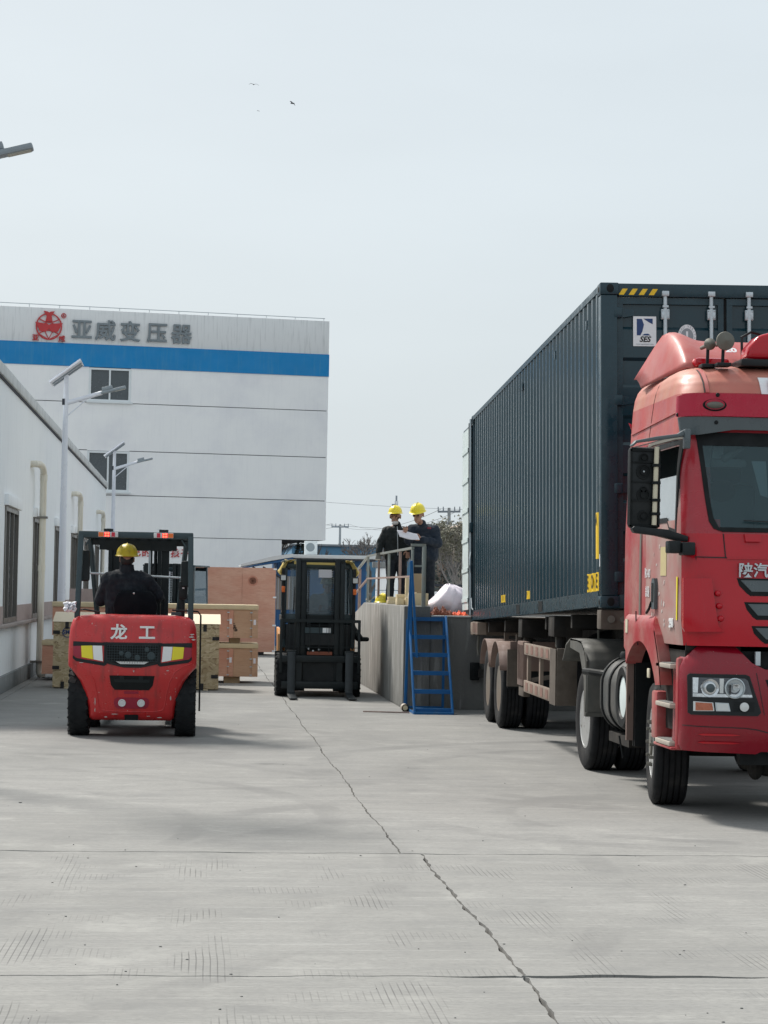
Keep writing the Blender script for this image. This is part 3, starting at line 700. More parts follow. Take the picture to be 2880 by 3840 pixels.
def bare_tree(name, lbl, loc, h, seed, mat, twig=.02, spread=1., lean=(0, 0), depth=5, leaf=None, nleaf=0, thick=.10, grp='bare winter trees behind the yard'):
    rr = random.Random(seed); t = thing(name, lbl, 'tree', loc, 0, grp)
    tr, cr_ = B(), B(); tips = []
    def grow(p, d, L, r, lev):
        q = p + d * L; m = p.lerp(q, .5) + V(rr.uniform(-1, 1), rr.uniform(-1, 1), 0) * L * .06
        (tr if lev == 0 else cr_).tube([p, m, q], [r, r * .85, r * .68], 6 if lev < 2 else 3, cap=lev == 0)
        if lev >= depth - 2: tips.append((m, q))
        if lev >= depth: return
        for i in range(3 if lev < 3 else 2 + (rr.random() < .5)):
            a = rr.uniform(0, 2 * pi); k_ = rr.uniform(.35, .8) * spread
            nd_ = (d + V(cos(a) * k_, sin(a) * k_, rr.uniform(-.05, .3))).normalized()
            grow(p.lerp(q, rr.uniform(.6, 1)) if lev else q - d * rr.uniform(0, .3) * L, nd_, L * rr.uniform(.62, .8), max(twig * .5, r * .55), lev + 1)
    grow(V(0, 0, 0), V(lean[0], lean[1], 1).normalized(), h * .32, thick, 0)
    tr.out('trunk', mat, t, smooth=True); cr_.out('crown', mat, t)
    if leaf:
        lb = B()
        for i in range(nleaf):
            m, q = rr.choice(tips); c = m.lerp(q, rr.random()) + V(rr.gauss(0, .10), rr.gauss(0, .10), rr.gauss(0, .10))
            a = V(rr.gauss(0, 1), rr.gauss(0, 1), rr.gauss(0, 1)).normalized(); e = a.orthogonal().normalized(); s_ = rr.uniform(.03, .075)
            lb.add([c - a * s_, c + e * s_ * .55, c + a * s_, c - e * s_ * .55], [(0, 1, 2, 3)])
        lb.out('foliage', leaf, t, recalc=False)
    return t
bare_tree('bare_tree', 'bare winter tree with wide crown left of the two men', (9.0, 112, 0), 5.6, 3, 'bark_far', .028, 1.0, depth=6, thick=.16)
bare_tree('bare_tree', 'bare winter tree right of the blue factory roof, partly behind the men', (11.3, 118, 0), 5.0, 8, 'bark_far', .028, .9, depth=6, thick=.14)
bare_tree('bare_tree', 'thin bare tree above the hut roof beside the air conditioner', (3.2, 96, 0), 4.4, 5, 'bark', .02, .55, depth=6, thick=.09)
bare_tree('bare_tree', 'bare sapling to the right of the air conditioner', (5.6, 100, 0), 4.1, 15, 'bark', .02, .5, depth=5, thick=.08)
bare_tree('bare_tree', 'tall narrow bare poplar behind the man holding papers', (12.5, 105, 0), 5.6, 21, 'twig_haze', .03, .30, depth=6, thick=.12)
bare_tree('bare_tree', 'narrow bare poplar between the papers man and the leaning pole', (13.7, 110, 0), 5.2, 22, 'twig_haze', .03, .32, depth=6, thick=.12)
bare_tree('leafy_tree', 'thin olive-leaved tree beside the open container door', (8.75, 72, 0), 5.0, 31, 'bark_far', .016, .75, (-.05, 0), 5, 'leaf_olive', 2300, .07)
bare_tree('leafy_tree', 'sparse-leaved tree right behind the open container door', (9.5, 76, 0), 5.2, 37, 'bark_far', .016, .75, (-.05, 0), 5, 'leaf_olive', 2000, .07)
def conifer(lbl, loc, h, rad, seed, mat, n=3200):
    rr = random.Random(seed); t = thing('evergreen_tree', lbl, 'tree', loc, 0, 'dark evergreens behind the yard')
    B().tube([(0, 0, 0), (0, 0, h * .92)], [.09, .02], 6).out('trunk', 'bark', t)
    lb = B()
    for i in range(n):
        z = h * (.06 + .94 * rr.random() ** 1.2); R2 = rad * (1.03 - (z / h) ** 1.6) * (.75 + .35 * sin(z * 5 + seed)); a = rr.uniform(0, 2 * pi); q = R2 * sqrt(rr.random())
        c = V(q * cos(a), q * sin(a), z + rr.gauss(0, .05)); d = V(cos(a), sin(a), rr.uniform(-.6, .5)).normalized(); e = d.cross(V(rr.gauss(0, 1), rr.gauss(0, 1), rr.gauss(0, 1))).normalized(); s_ = rr.uniform(.05, .13)
        lb.add([c, c + d * s_ + e * s_ * .35, c + d * s_ * 1.9, c + d * s_ - e * s_ * .35], [(0, 1, 2, 3)])
    lb.out('crown', mat, t, recalc=False); return t
conifer('round dark evergreen beside the hut roof air conditioner', (4.35, 92, 0), 3.75, .85, 3, 'leaf_hazed', 1800)
conifer('dark evergreen directly behind the man holding papers', (9.3, 88, 0), 4.0, .95, 5, 'leaf_hazed', 1700)
conifer('tall dark evergreen left of the leaning utility pole', (10.25, 90, 0), 3.9, .9, 6, 'leaf_hazed', 1700)
conifer('bushy evergreen low behind the leaning utility pole', (11.2, 91, 0), 3.5, 1.0, 9, 'leaf_hazed', 1700)
conifer('brownish evergreen at the container door edge', (12.2, 93, 0), 3.3, 1.0, 12, 'leaf_olive', 1700)
hb = B(); rr = random.Random(9)
for i in range(6000):
    c = V(rr.uniform(5, 40), rr.uniform(100, 104), abs(rr.gauss(0, .8))); d = V(rr.gauss(0, 1), rr.gauss(0, 1), rr.gauss(0, 1)).normalized(); e = d.orthogonal().normalized(); s_ = rr.uniform(.08, .2)
    hb.add([c, c + d * s_ + e * s_ * .3, c + d * 2 * s_, c + d * s_ - e * s_ * .3], [(0, 1, 2, 3)])
o = hb.out('scrub', 'leaf_olive', recalc=False); o['kind'] = 'stuff'; o['label'] = 'brown winter scrub along the far edge of the yard'; o['category'] = 'scrub'
def bird(lbl, p, a, s_):
    t = thing('bird', lbl, 'bird', p, a, 'birds in the sky')
    b = B(); b.ball((0, 0, 0), (.05 * s_, .16 * s_, .04 * s_), 8, 6); b.out('body', 'groove_dark', t, smooth=True)
    for sg in (-1, 1): B().poly([(sg * .03 * s_, .05 * s_, 0), (sg * .28 * s_, .1 * s_, .10 * s_), (sg * .55 * s_, -.02 * s_, -.05 * s_), (sg * .26 * s_, -.02 * s_, .07 * s_), (sg * .03 * s_, -.06 * s_, 0)], (0, 0, .012)).out('wing', 'groove_dark', t)
bird('small bird with arched wings, leftmost high in the sky', (2.52, 120, 30.25), .3, .55); bird('bird with bent wings, rightmost in the sky', (4.65, 118, 28.8), 1.2, .8); bird('tiniest bird, lowest of the birds in the sky', (2.85, 122, 29.2), .8, .22)
# ================================================================== people
def remesh(o, vox, it=6):
    m = o.modifiers.new('Remesh', 'REMESH'); m.mode = 'VOXEL'; m.voxel_size = vox; m.use_smooth_shade = True
    s_ = o.modifiers.new('Smooth', 'SMOOTH'); s_.factor = .5; s_.iterations = it
def hand(b, w, d, side, curl=.5, s=1.0):
    """palm and five fingers from wrist point w along d; side = thumb direction"""
    w, d, side = V(*w), V(*d).normalized(), V(*side).normalized(); n = d.cross(side).normalized()
    for q in (-.03, -.01, .01, .03): b.cap(w + side * q * .6 * s, w + d * .085 * s + side * q * s, .014 * s, .013 * s, 8)
    for i, (q, L) in enumerate(((.034, .068), (.012, .078), (-.011, .072), (-.033, .055))):
        p = w + d * .085 * s + side * q * s; k1 = p + (d * cos(curl) + n * sin(curl)) * L * .45 * s; k2 = k1 + (d * cos(curl * 2.2) + n * sin(curl * 2.2)) * L * .55 * s
        b.cap(p, k1, .0105 * s, .0095 * s, 8); b.cap(k1, k2, .0095 * s, .008 * s, 8)
    p = w + d * .025 * s + side * .032 * s; k1 = p + (d * .6 + side * .75 + n * .2).normalized() * .045 * s; k2 = k1 + (d * .85 + side * .25 + n * .5).normalized() * .038 * s
    b.cap(p, k1, .013 * s, .0115 * s, 8); b.cap(k1, k2, .0115 * s, .009 * s, 8)
def helmet(name, parent, c, mat, M=None, r=.135):
    """hard hat: ribbed dome, brim and peak towards -y of M"""
    M = M or Matrix.Identity(3); c = V(*c); b = B(); n = 28
    rings = []
    for j in range(10):
        t = pi / 2 * j / 9; ring = []
        for k_ in range(n):
            a = 2 * pi * k_ / n; rad = cos(t) ** .82
            rib = .010 * math.exp(-((sin(a / 1.0) * 0 + cos(a)) / .22) ** 2) * (1 if t > .25 else 0)
            p = V(rad * r * .93 * cos(a), rad * r * 1.10 * sin(a), r * .98 * sin(t) + rib * (1 + .5 * sin(t)))
            ring.append(b.bm.verts.new(c + M @ p))
        rings.append(ring)
    low = [b.bm.verts.new(c + M @ V(r * 1.07 * cos(2 * pi * k_ / n), r * (1.20 + (.22 * max(0, -sin(2 * pi * k_ / n)) ** 2)) * sin(2 * pi * k_ / n), -.012)) for k_ in range(n)]
    low2 = [b.bm.verts.new(c + M @ V(r * .92 * cos(2 * pi * k_ / n), r * 1.06 * sin(2 * pi * k_ / n), -.020)) for k_ in range(n)]
    for q, w in zip([low2, low] + rings, [low] + rings):
        for k_ in range(n): b.bm.faces.new((q[k_], q[(k_ + 1) % n], w[(k_ + 1) % n], w[k_]))
    b.bm.faces.new(rings[-1])
    o = b.out(name, mat, parent, smooth=True, ang=70)
    return o
def head(b, c, M, s=1.0):
    c = V(*c); f_ = lambda x, y, z: c + M @ V(x, y, z) * s
    b.ball(f_(0, .012, .03), (.078 * s, .096 * s, .098 * s), 18, 12, M); b.ball(f_(0, -.028, -.055), (.056 * s, .062 * s, .062 * s), 14, 10, M)
    b.cap(f_(0, -.092, .018), f_(0, -.112, -.022), .010 * s, .015 * s, 8); b.cap(f_(-.02, -.085, -.062), f_(.02, -.085, -.062), .009 * s, None, 8)
    for q in (-1, 1): b.cap(f_(q * .080, .02, .02), f_(q * .082, .022, -.022), .016 * s, .012 * s, 8); b.cap(f_(q * .035, -.078, .03), f_(q * .018, -.082, .035), .012 * s, None, 8)
    b.ball(f_(0, -.072, -.098), (.025 * s, .022 * s, .018 * s), 10, 7, M)
def face_bits(t, c, M, s=1.0):
    c = V(*c); f_ = lambda x, y, z: c + M @ V(x, y, z) * s
    for q in (-1, 1):
        B().ball(f_(q * .033, -.084, .012), (.013 * s, .008 * s, .006 * s), 8, 6, M).out('eye', 'hair', t)
        B().cap(f_(q * .05, -.082, .036), f_(q * .018, -.092, .038), .006 * s, None, 6).out('eyebrow', 'hair', t)
def rotm(yaw, pitch=0): return Matrix.Rotation(yaw, 3, 'Z') @ Matrix.Rotation(pitch, 3, 'X')
def dress(t, J, jm, tm, hd, Mh, thick=1.0, hs=1.0):
    """clothed figure from joints J: neck, chest, hip, shL, elL, wrL, shR.., hpL, knL, anL, toL .."""
    b = B(); head(b, hd, Mh, hs); b.cap(V(*hd) + V(0, .01, -.06), J['neck'], .055, .06)
    b.cap(J['neck'], J['chest'], .07, .12); b.cap(J['chest'], J['hip'], .12, .12)
    for s_ in 'LR':
        b.cap(J['neck'], J['sh' + s_], .05, .055); b.cap(J['sh' + s_], J['el' + s_], .048, .04); b.cap(J['el' + s_], J['wr' + s_], .038, .028)
        b.cap(J['hip'], J['hp' + s_], .1, .09); b.cap(J['hp' + s_], J['kn' + s_], .08, .055); b.cap(J['kn' + s_], J['an' + s_], .05, .04)
        if 'hd' + s_ in J: hand(b, J['wr' + s_], *J['hd' + s_])
    o = b.out('body', 'skin', t); remesh(o, .008, 2)
    j = B(); k_ = thick
    n_, c_, h_ = V(*J['neck']), V(*J['chest']), V(*J['hip'])
    ax = (V(*J['shR']) - V(*J['shL'])).normalized()
    for q in (-.095, -.045, 0, .045, .095):
        j.cap(c_ + ax * q * k_ + V(0, 0, .05), h_ + ax * q * .95 * k_ + V(0, 0, -.05), .125 * k_, .122 * k_)
    j.cap(n_ + V(0, 0, -.045), c_, .085, .15 * k_); j.cap(n_ + V(0, 0, .025), n_ + V(0, 0, -.06), .078, .09)
    for s_ in 'LR':
        j.cap(n_ + V(0, 0, -.08), V(*J['sh' + s_]), .085 * k_, .082 * k_); j.cap(J['sh' + s_], J['el' + s_], .082 * k_, .068 * k_); j.cap(J['el' + s_], V(*J['el' + s_]).lerp(V(*J['wr' + s_]), .93), .066 * k_, .05 * k_)
    o = j.out('jacket', jm, t); remesh(o, .014, 3)
    tex = bpy.data.textures.get('cloth') or bpy.data.textures.new('cloth', 'CLOUDS'); tex.noise_scale = .11
    dm = o.modifiers.new('Folds', 'DISPLACE'); dm.texture = tex; dm.strength = .035; dm.mid_level = .5
    p = B(); p.cap(h_ + V(0, 0, .02), h_ + V(0, 0, -.06), .125 * k_, .13 * k_)
    for s_ in 'LR':
        p.cap(J['hp' + s_], J['kn' + s_], .103 * k_, .078 * k_); p.cap(J['kn' + s_], V(*J['an' + s_]) + V(0, 0, -.02), .075 * k_, .066 * k_)
    o = p.out('trousers', tm, t); remesh(o, .014, 3)
    dm = o.modifiers.new('Folds', 'DISPLACE'); dm.texture = tex; dm.strength = .025; dm.mid_level = .5
    for s_ in 'LR':
        a, q = V(*J['an' + s_]), V(*J['to' + s_])
        sh = B(); sh.cap(a + V(0, 0, -.045), V(q.x, q.y, a.z - .045), .045, .04); sh.cap(a + V(0, .02, -.03), a + V(0, .02, .01), .045, .05)
        o = sh.out('shoe', 'black_cloth', t); remesh(o, .012, 2)

# ================================================================== loading dock
dk = thing('loading_dock', 'stained concrete loading dock with ramp behind the blue steps', 'loading dock', (3.13, 32.4, 0))
b = B()
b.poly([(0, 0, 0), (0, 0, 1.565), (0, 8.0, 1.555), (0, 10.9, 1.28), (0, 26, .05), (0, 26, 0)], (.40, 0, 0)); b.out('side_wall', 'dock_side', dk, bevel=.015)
b = B(); b.box(.402, 8.0, .004, 2.4, 0, 1.40); b.out('front_step', 'dock_front_shade', dk, bevel=.015)
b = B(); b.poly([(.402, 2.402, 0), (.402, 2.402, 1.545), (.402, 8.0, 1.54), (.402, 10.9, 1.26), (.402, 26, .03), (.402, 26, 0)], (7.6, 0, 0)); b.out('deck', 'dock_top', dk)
bx('front_face_shade', 'dock_front_shade', dk, .0, .40, -.012, -.001, 0, 1.55)  # thin dark sheet, paints the shade on the wall's front end
bx('deck_edge', 'dock_top', dk, .42, 8.0, -.012, .35, 1.401, 1.425, .006)
bx('rubber_buffer', 'gasket', dk, 1.02, 1.16, -.09, -.013, .45, .72, .015)
hr = thing('handrail', 'steel handrail with mid rail and sloping end on the dock edge', 'railing', (3.25, 32.4, 1.555))
ys = [.05, 2.05, 4.1, 6.15, 8.6]
for i, y in enumerate(ys): bx('post', 'rail_steel' if i % 2 == 0 else 'rail_rust', hr, -.020, .020, y - .020, y + .020, .01 if y < 8 else -.07, .87, .003)
for (y, z0, z1) in ((10.7, -.28, .66), (13.2, -.5, .45)): bx('post', 'rail_rust', hr, -.028, .028, y - .028, y + .028, z0, z1)
B().bar((0, .02, .895), (0, 8.62, .895), .045, .035).out('top_rail', 'rail_steel', hr); B().bar((0, 8.62, .895), (0, 13.4, .46), .045, .035).out('top_rail', 'rail_steel', hr)
B().bar((0, .02, .46), (0, 8.62, .46), .035, .03).out('mid_rail', 'rail_rust', hr); B().bar((0, 8.62, .46), (0, 13.4, .02), .035, .03).out('mid_rail', 'rail_rust', hr)
B().bar((-.03, 0.02, .94), (.20, .02, .94), .05, .04).out('top_rail', 'rail_steel', hr); bx('post', 'rail_steel', hr, .145, .205, -.01, .05, -.13, .92, .003)
B().bar((.03, .02, .62), (.15, .02, .62), .03).out('mid_rail', 'rail_steel', hr)

# ================================================================== blue steps
st = thing('step_ladder', 'blue steel step ladder standing against the dock front', 'steps', (3.17, 30.95, 0))
w_ = .56
for x in (0, w_): B().bar((x, .02, .0), (x + .03, 1.38, 1.40), .03, .075, (0, 1, 0)).out('stringer', 'ladder_blue', st, bevel=.003)
for i in range(6):
    z = .07 + i * .262 if i < 5 else 1.385; y = .02 + 1.36 * z / 1.40; q = .03 * z / 1.4
    tr = bx('tread', 'ladder_blue', st, q + .016, w_ + q - .016, y - .02, y + .20, z - .012, z + .012)
    bx('nosing', 'ladder_blue', tr, q + .016, w_ + q - .016, y - .026, y - .021, z - .045, z + .014)
for x in (0, w_): bx('back_leg', 'ladder_blue', st, x - .018, x + .018, 1.30, 1.336, 0, 1.36)
bx('foot_rail', 'ladder_blue', st, -.01, w_ + .01, -.02, .02, 0, .035); bx('foot_rail', 'ladder_blue', st, -.016, .016, .02, 1.30, 0, .03); bx('foot_rail', 'ladder_blue', st, w_ - .016, w_ + .016, .02, 1.30, 0, .03)
bx('foot_rail', 'ladder_blue', st, .02, w_ - .02, 1.305, 1.33, .02, .05)
B().bar((.02, 1.05, 2.24), (.10, .80, .80), .035).out('grab_bar', 'ladder_blue', st); B().bar((.02, 1.06, 2.25), (-.02, 1.30, .05), .035).out('grab_bar', 'ladder_blue', st)
B().bar((.012, 1.06, 2.24), (.04, 1.10, .90), .03).out('grab_bar', 'ladder_blue', st)
pc = thing('pipe_offcut', 'short pale pipe offcut lying at the foot of the dock corner', 'pipe', (3.10, 31.75, .055))
B().tube([(0, -.1, 0), (0, .12, 0)], .055, 16, cap=False).out('pipe_wall', 'step_alu', pc, smooth=True); B().lathe([(.055, -.1), (.038, -.1), (.036, .05)], (0, 0, 0), 'y', 16).out('pipe_mouth', 'timber', pc)
tag(B().tube([(2.45, 31.35, .012), (2.7, 31.25, .014), (2.95, 31.22, .012), (3.12, 31.2, .012)], .011, 6).out('steel_rod', 'rail_rust'), 'rusty steel rod lying on the concrete left of the blue steps', 'rod')

# ================================================================== things on the dock
DZ = 1.567
def block(lbl, x0, x1, y0, y1, z0, z1, m='timber'):
    tag(bx('timber_block', m, None, x0, x1, y0, y1, z0, z1, .003), lbl, 'timber block', 'timber blocks on the dock')
for x0, x1, y0, y1, z0, z1, l in (
    (3.02 + .13, 3.30, 35.4, 35.75, DZ, DZ + .06, 'flat pale timber block nearest the yellow helmet on the dock'),
    (3.16, 3.36, 35.45, 35.7, DZ + .061, DZ + .12, 'pale timber block lying on the flat one beside the spare helmet'),
    (3.15, 3.27, 33.8, 34.1, DZ, DZ + .10, 'small square timber block at the front left of the block pile'),
    (3.28, 3.36, 33.75, 34.1, DZ, DZ + .115, 'narrow upright timber offcut in the block pile'),
    (3.365, 3.47, 33.7, 34.1, DZ, DZ + .11, 'timber block with layered edge in the middle of the block pile'),
    (3.16, 3.29, 33.95, 34.2, DZ + .102, DZ + .17, 'timber offcut lying on top of the small square block'),
    (3.37, 3.47, 33.9, 34.3, DZ + .112, DZ + .205, 'block on top at the left of the large pale plank')): block(l, x0, x1, y0, y1, z0, z1)
block('largest pale timber plank block in front of the handrail corner', 3.30, 3.60, 33.35, 33.6, DZ, DZ + .19)
block('rear timber block right of the largest plank block', 3.42, 3.72, 34.9, 35.2, DZ, DZ + .15)
block('tall upright timber block standing behind the pile', 3.46, 3.58, 35.6, 35.75, DZ, DZ + .48)
block('wide brown board standing upright behind the pile', 3.58, 3.84, 36.0, 36.06, DZ - .022, DZ + .52, 'timber_dark')
h = helmet('spare_helmet', None, (3.34, 38.6, DZ + .02), 'helmet_yellow', rotm(.4), .15); tag(h, 'yellow hard hat lying on the dock behind the railing', 'helmet')
# sack
sk = B(); rr = random.Random(5)
def sackf(u, v):
    a = 2 * pi * u; t = pi * v; rx, ry, rz = .31, .28, .245
    bul = 1 + .06 * sin(3 * a + 2 * t) + .04 * sin(7 * a - 3 * t) + .03 * sin(11 * a + 5 * t)
    x = rx * sin(t) * cos(a) * bul; y = ry * sin(t) * sin(a) * bul; z = .225 + rz * cos(t) * bul
    if x < -.05: k_ = min(1, (-x - .05) / .25); z *= (1 - .62 * k_); x *= 1 + .55 * k_
    return V(x, y, max(z, .004))
sk.grid(sackf, 48, 30); bmesh.ops.remove_doubles(sk.bm, verts=sk.bm.verts, dist=.003)
o = sk.out('sack', 'bag_white', smooth=True, ang=0); o.location = (3.97, 33.75, 1.426); o.rotation_euler = (0, 0, .1); tag(o, 'bulging white plastic sack lying on the dock edge', 'sack')
def rag(name, lbl, cat, loc, rx, ry, hz, mat, seed):
    rr = random.Random(seed); ph = [rr.uniform(0, 6) for _ in range(6)]
    def fn(u, v):
        x, y = (u - .5) * 2, (v - .5) * 2; d = max(0, 1 - max(abs(x), abs(y)) ** 2)
        z = hz * d ** .5 * (.55 + .25 * sin(9 * x + ph[0]) + .2 * sin(11 * y + 4 * x + ph[1]) + .15 * sin(17 * x - 7 * y + ph[2]))
        return V(rx * x * (1 + .1 * sin(5 * y + ph[3])), ry * y * (1 + .1 * sin(6 * x + ph[4])), max(z, .003))
    b = B(); b.grid(fn, 34, 26); o = b.out(name, mat, smooth=True, ang=0, recalc=True); o.location = loc; tag(o, lbl, cat)
    sm = o.modifiers.new('Thick', 'SOLIDIFY'); sm.thickness = .004
rag('tarpaulin', 'crumpled red-brown sheet in front of the white sack', 'sheet', (3.73, 32.75, 1.427), .17, .14, .14, 'brown_cloth', 2)
rag('safety_vest', 'bright orange folded cloth right of the white sack', 'cloth', (4.02, 32.72, 1.427), .115, .13, .075, 'orange_cloth', 7)

# two men on the dock
t = thing('person', 'man in dark zip jacket and yellow helmet resting a gloved hand on the rail', 'person', (3.53, 38.25, DZ - .022), 0)
hd = (-.03, -.03, 1.575); Mh = rotm(-.25, .06)
J = dict(neck=(0, .02, 1.405), chest=(0, 0, 1.22), hip=(.02, .02, .93), shL=(-.185, .01, 1.315), elL=(-.29, .0, 1.09), wrL=(-.32, -.10, .915), shR=(.185, .01, 1.315), elR=(.24, .03, 1.12), wrR=(.20, -.14, .98),
         hpL=(-.08, .02, .88), knL=(-.09, -.01, .48), anL=(-.10, .03, .09), toL=(-.13, -.14, .09), hpR=(.10, .02, .88), knR=(.12, -.01, .48), anR=(.13, .03, .09), toR=(.16, -.14, .09))
J['hdR'] = ((0, -.3, -1), (-1, 0, 0), .4, 1.0)
dress(t, J, 'black_cloth', 'navy', hd, Mh, 1.12, 1.14); face_bits(t, hd, Mh, 1.14)
g = B(); hand(g, (-.32, -.10, .915), (-.1, -.45, -.85), (.9, -.1, .1), .45, 1.35); g.cap((-.31, -.06, .99), (-.32, -.10, .90), .045, .045); g = g.out('glove', 'glove', t); remesh(g, .008, 1)
helmet('hard_hat', t, V(*hd) + Mh @ V(0, .01, .075), 'helmet_yellow', Mh)
B().tube([V(*hd) + Mh @ V(.085 * cos(a), -.03 - .06 * sin(a), -.10 + .10 * abs(cos(a))) for a in [pi * i / 12 for i in range(13)]], .005, 5).out('chin_strap', 'black_plastic', t)
B().ball(V(*hd) + Mh @ V(.012, -.085, -.108), (.062, .038, .038), 12, 8, Mh).out('face_mask', 'mask_cloth', t, smooth=True)
B().ball(V(*hd) + Mh @ V(0, .03, .03), (.085, .085, .075), 14, 9, Mh).out('hair', 'hair', t, smooth=True)
B().tube([(.0, -.155, 1.40), (.01, -.165, 1.15), (.02, -.155, .88)], .007, 5).out('zip', 'zinc', t)
t = thing('person', 'man in navy work jacket and yellow helmet writing on white papers', 'person', (3.97, 37.95, DZ - .022), 0)
hd = (-.10, -.13, 1.60); Mh = rotm(-.45, .30)
J = dict(neck=(-.02, -.02, 1.425), chest=(.02, 0, 1.24), hip=(.04, .03, .94), shL=(-.19, -.03, 1.335), elL=(-.27, -.17, 1.15), wrL=(-.31, -.34, 1.30), shR=(.215, -.0, 1.335), elR=(.275, -.10, 1.10), wrR=(-.05, -.30, 1.17),
         hpL=(-.07, .02, .88), knL=(-.06, -.01, .48), anL=(-.07, .03, .09), toL=(-.12, -.14, .09), hpR=(.12, .02, .88), knR=(.15, -.01, .48), anR=(.16, .03, .09), toR=(.20, -.14, .09))
J['hdL'] = ((-.2, -.8, .1), (.3, -.2, .9), .5, 1.05); J['hdR'] = ((-.95, -.2, .1), (.1, -.5, .9), .4, 1.05)
dress(t, J, 'navy2', 'navy', hd, Mh, 1.25, 1.16); face_bits(t, hd, Mh, 1.16)
helmet('hard_hat', t, V(*hd) + Mh @ V(0, .01, .075), 'helmet_yellow', Mh, .142)
B().ball(V(*hd) + Mh @ V(0, .03, .03), (.085, .085, .075), 14, 9, Mh).out('hair', 'hair', t, smooth=True)
gl = B()
for q in (-1, 1): gl.tube([V(*hd) + Mh @ V(q * .034 + .024 * cos(a), -.098, .008 + .018 * sin(a)) for a in [2 * pi * i / 12 for i in range(13)]], .003, 4, cap=False)
gl.out('glasses', 'black_plastic', t)
text('jacket_print', '亚威', .035, 'sign_red', t, (.10, -.185, 1.37), ext=.001)
pp = B(); pp.grid(lambda u, v: V(-.50 + .36 * u + .05 * v, -.43 - .02 * v + .03 * sin(3 * u), 1.315 - .045 * u - .125 * v + .012 * sin(5 * u + 2 * v)), 10, 6)
o = pp.out('paper_sheets', 'paper', smooth=True, ang=0); o.location = (3.97, 37.95, DZ - .022); tag(o, 'sheaf of white papers held by the man in navy', 'papers')
sm = o.modifiers.new('Thick', 'SOLIDIFY'); sm.thickness = .004
o = B().cap((-.37, -.44, 1.32), (-.42, -.45, 1.39), .006, .005, 8).out('pen', 'label_white', smooth=True); o.location = (3.97, 37.95, DZ - .022); tag(o, 'white pen in the hand of the man writing', 'pen')

# ================================================================== crates
def clips(parent, pts, s_=.035, mat='zinc'):
    for (x, z, y) in pts: bx('corner_clip', mat, parent, x - s_, x + s_, y - .006, y, z - s_ * .45, z + s_ * .45)
c = thing('osb_crate', 'wide strand-board crate with pale sloping lid in front of the red forklift', 'crate', (-1.05, 37.3, 0))
B().poly([(-1.43, 0, .02), (1.43, 0, .02), (1.43, 0, 1.15), (-1.43, 0, 1.15)], (0, 1.1, 0)).out('body', 'osb', c)
B().poly([(-1.45, -.02, 1.153), (-1.45, .75, 1.31), (-1.45, 1.12, 1.31), (-1.45, 1.12, 1.153)], (2.9, 0, 0)).out('lid', 'osb_top', c)
for x in (-1.2, 0, 1.2): bx('skid', 'timber', c, x - .05, x + .05, 0, 1.1, 0, .02)
for (x, z, w, h) in ((-1.20, 1.09, .03, .06), (-1.38, .97, .06, .03), (-1.38, .36, .06, .03), (-1.26, .06, .03, .06), (1.18, 1.08, .03, .06), (1.37, .90, .06, .03), (1.36, .24, .06, .03), (1.14, .06, .03, .06)):
    bx('edge_clip', 'clip_black', c, x - w, x + w, -.012, -.001, z - h, z + h)
em = B()
for i in range(20): em.bar((-1.19 + .085 * cos(i * pi / 10), -.006, .97 + .085 * sin(i * pi / 10)), (-1.19 + .085 * cos((i + 1) * pi / 10), -.006, .97 + .085 * sin((i + 1) * pi / 10)), .012, .012, (0, 1, 0))
em.out('stamp_ring', 'label_blue', c); text('stamp_letters', 'SMS', .095, 'label_blue', c, (-1.19, -.005, .97), ext=.001, off=.003)
def longcrate(lbl, x0, x1, y0, z0, z1, mat):
    c = thing('plywood_crate', lbl, 'crate', ((x0 + x1) / 2, y0, z0), 0, 'long plywood crates in the stack'); L_ = (x1 - x0) / 2; H_ = z1 - z0
    bx('body', mat, c, -L_ + .02, L_ - .02, .02, 1.1, 0, H_ - .09)
    bx('front_panel', mat, c, -L_, L_ - .56, 0, .019, .0, H_ - .09); bx('front_panel', 'plywood_pale', c, L_ - .46, L_ - .12, 0, .019, 0, H_ - .09)
    bx('batten', 'plywood', c, L_ - .555, L_ - .465, -.012, .018, 0, H_ - .091); bx('batten', 'plywood_pale', c, L_ - .115, L_, -.012, .018, 0, H_ - .091)
    bx('lid', 'timber', c, -L_ - .01, L_ + .005, -.02, 1.11, H_ - .088, H_, .004)
    for q in (.06, .36, .64, .92): clips(c, [(L_ - .56, (H_ - .1) * q, -.013), (L_ - .13, (H_ - .1) * q, -.013)], .022)
    bx('label_sheet', 'paper', c, L_ - .535, L_ - .49, -.016, -.0125, H_ * .42, H_ * .58); bx('label_sheet', 'paper', c, L_ - .085, L_ - .04, -.016, -.0125, H_ * .40, H_ * .56)
    for x in (-.9, -.25, .6):
        bx('toggle_latch', 'zinc', c, x - .02, x + .02, -.018, -.001, H_ - .20, H_ - .085)
    return c
c1_ = longcrate('upper long plywood crate with pale lid in the stack', -2.70, 1.13, 40.2, .85, 1.47, 'plywood')
c2_ = longcrate('lower long plywood crate under the other on timber feet', -2.88, 1.14, 40.25, .125, .745, 'plywood')
for x in (-1.6, -.3, .70): tag(bx('spacer_block', 'timber_dark', None, x - .10, x + .10, 40.3, 41.0, .748, .848), 'brown timber spacer between the two long crates, %s' % {-1.6: 'at left', -.3: 'in the middle', .70: 'at right'}[x], 'timber block', 'spacer timbers')
for x in (-2.2, -.8, .66): tag(bx('crate_foot', 'timber_dark', None, x - .15, x + .15, 40.3, 41.0, .0, .122), 'timber bearer under the lower long crate, %s' % {-2.2: 'at left', -.8: 'in the middle', .66: 'at right'}[x], 'timber block', 'bearer timbers')
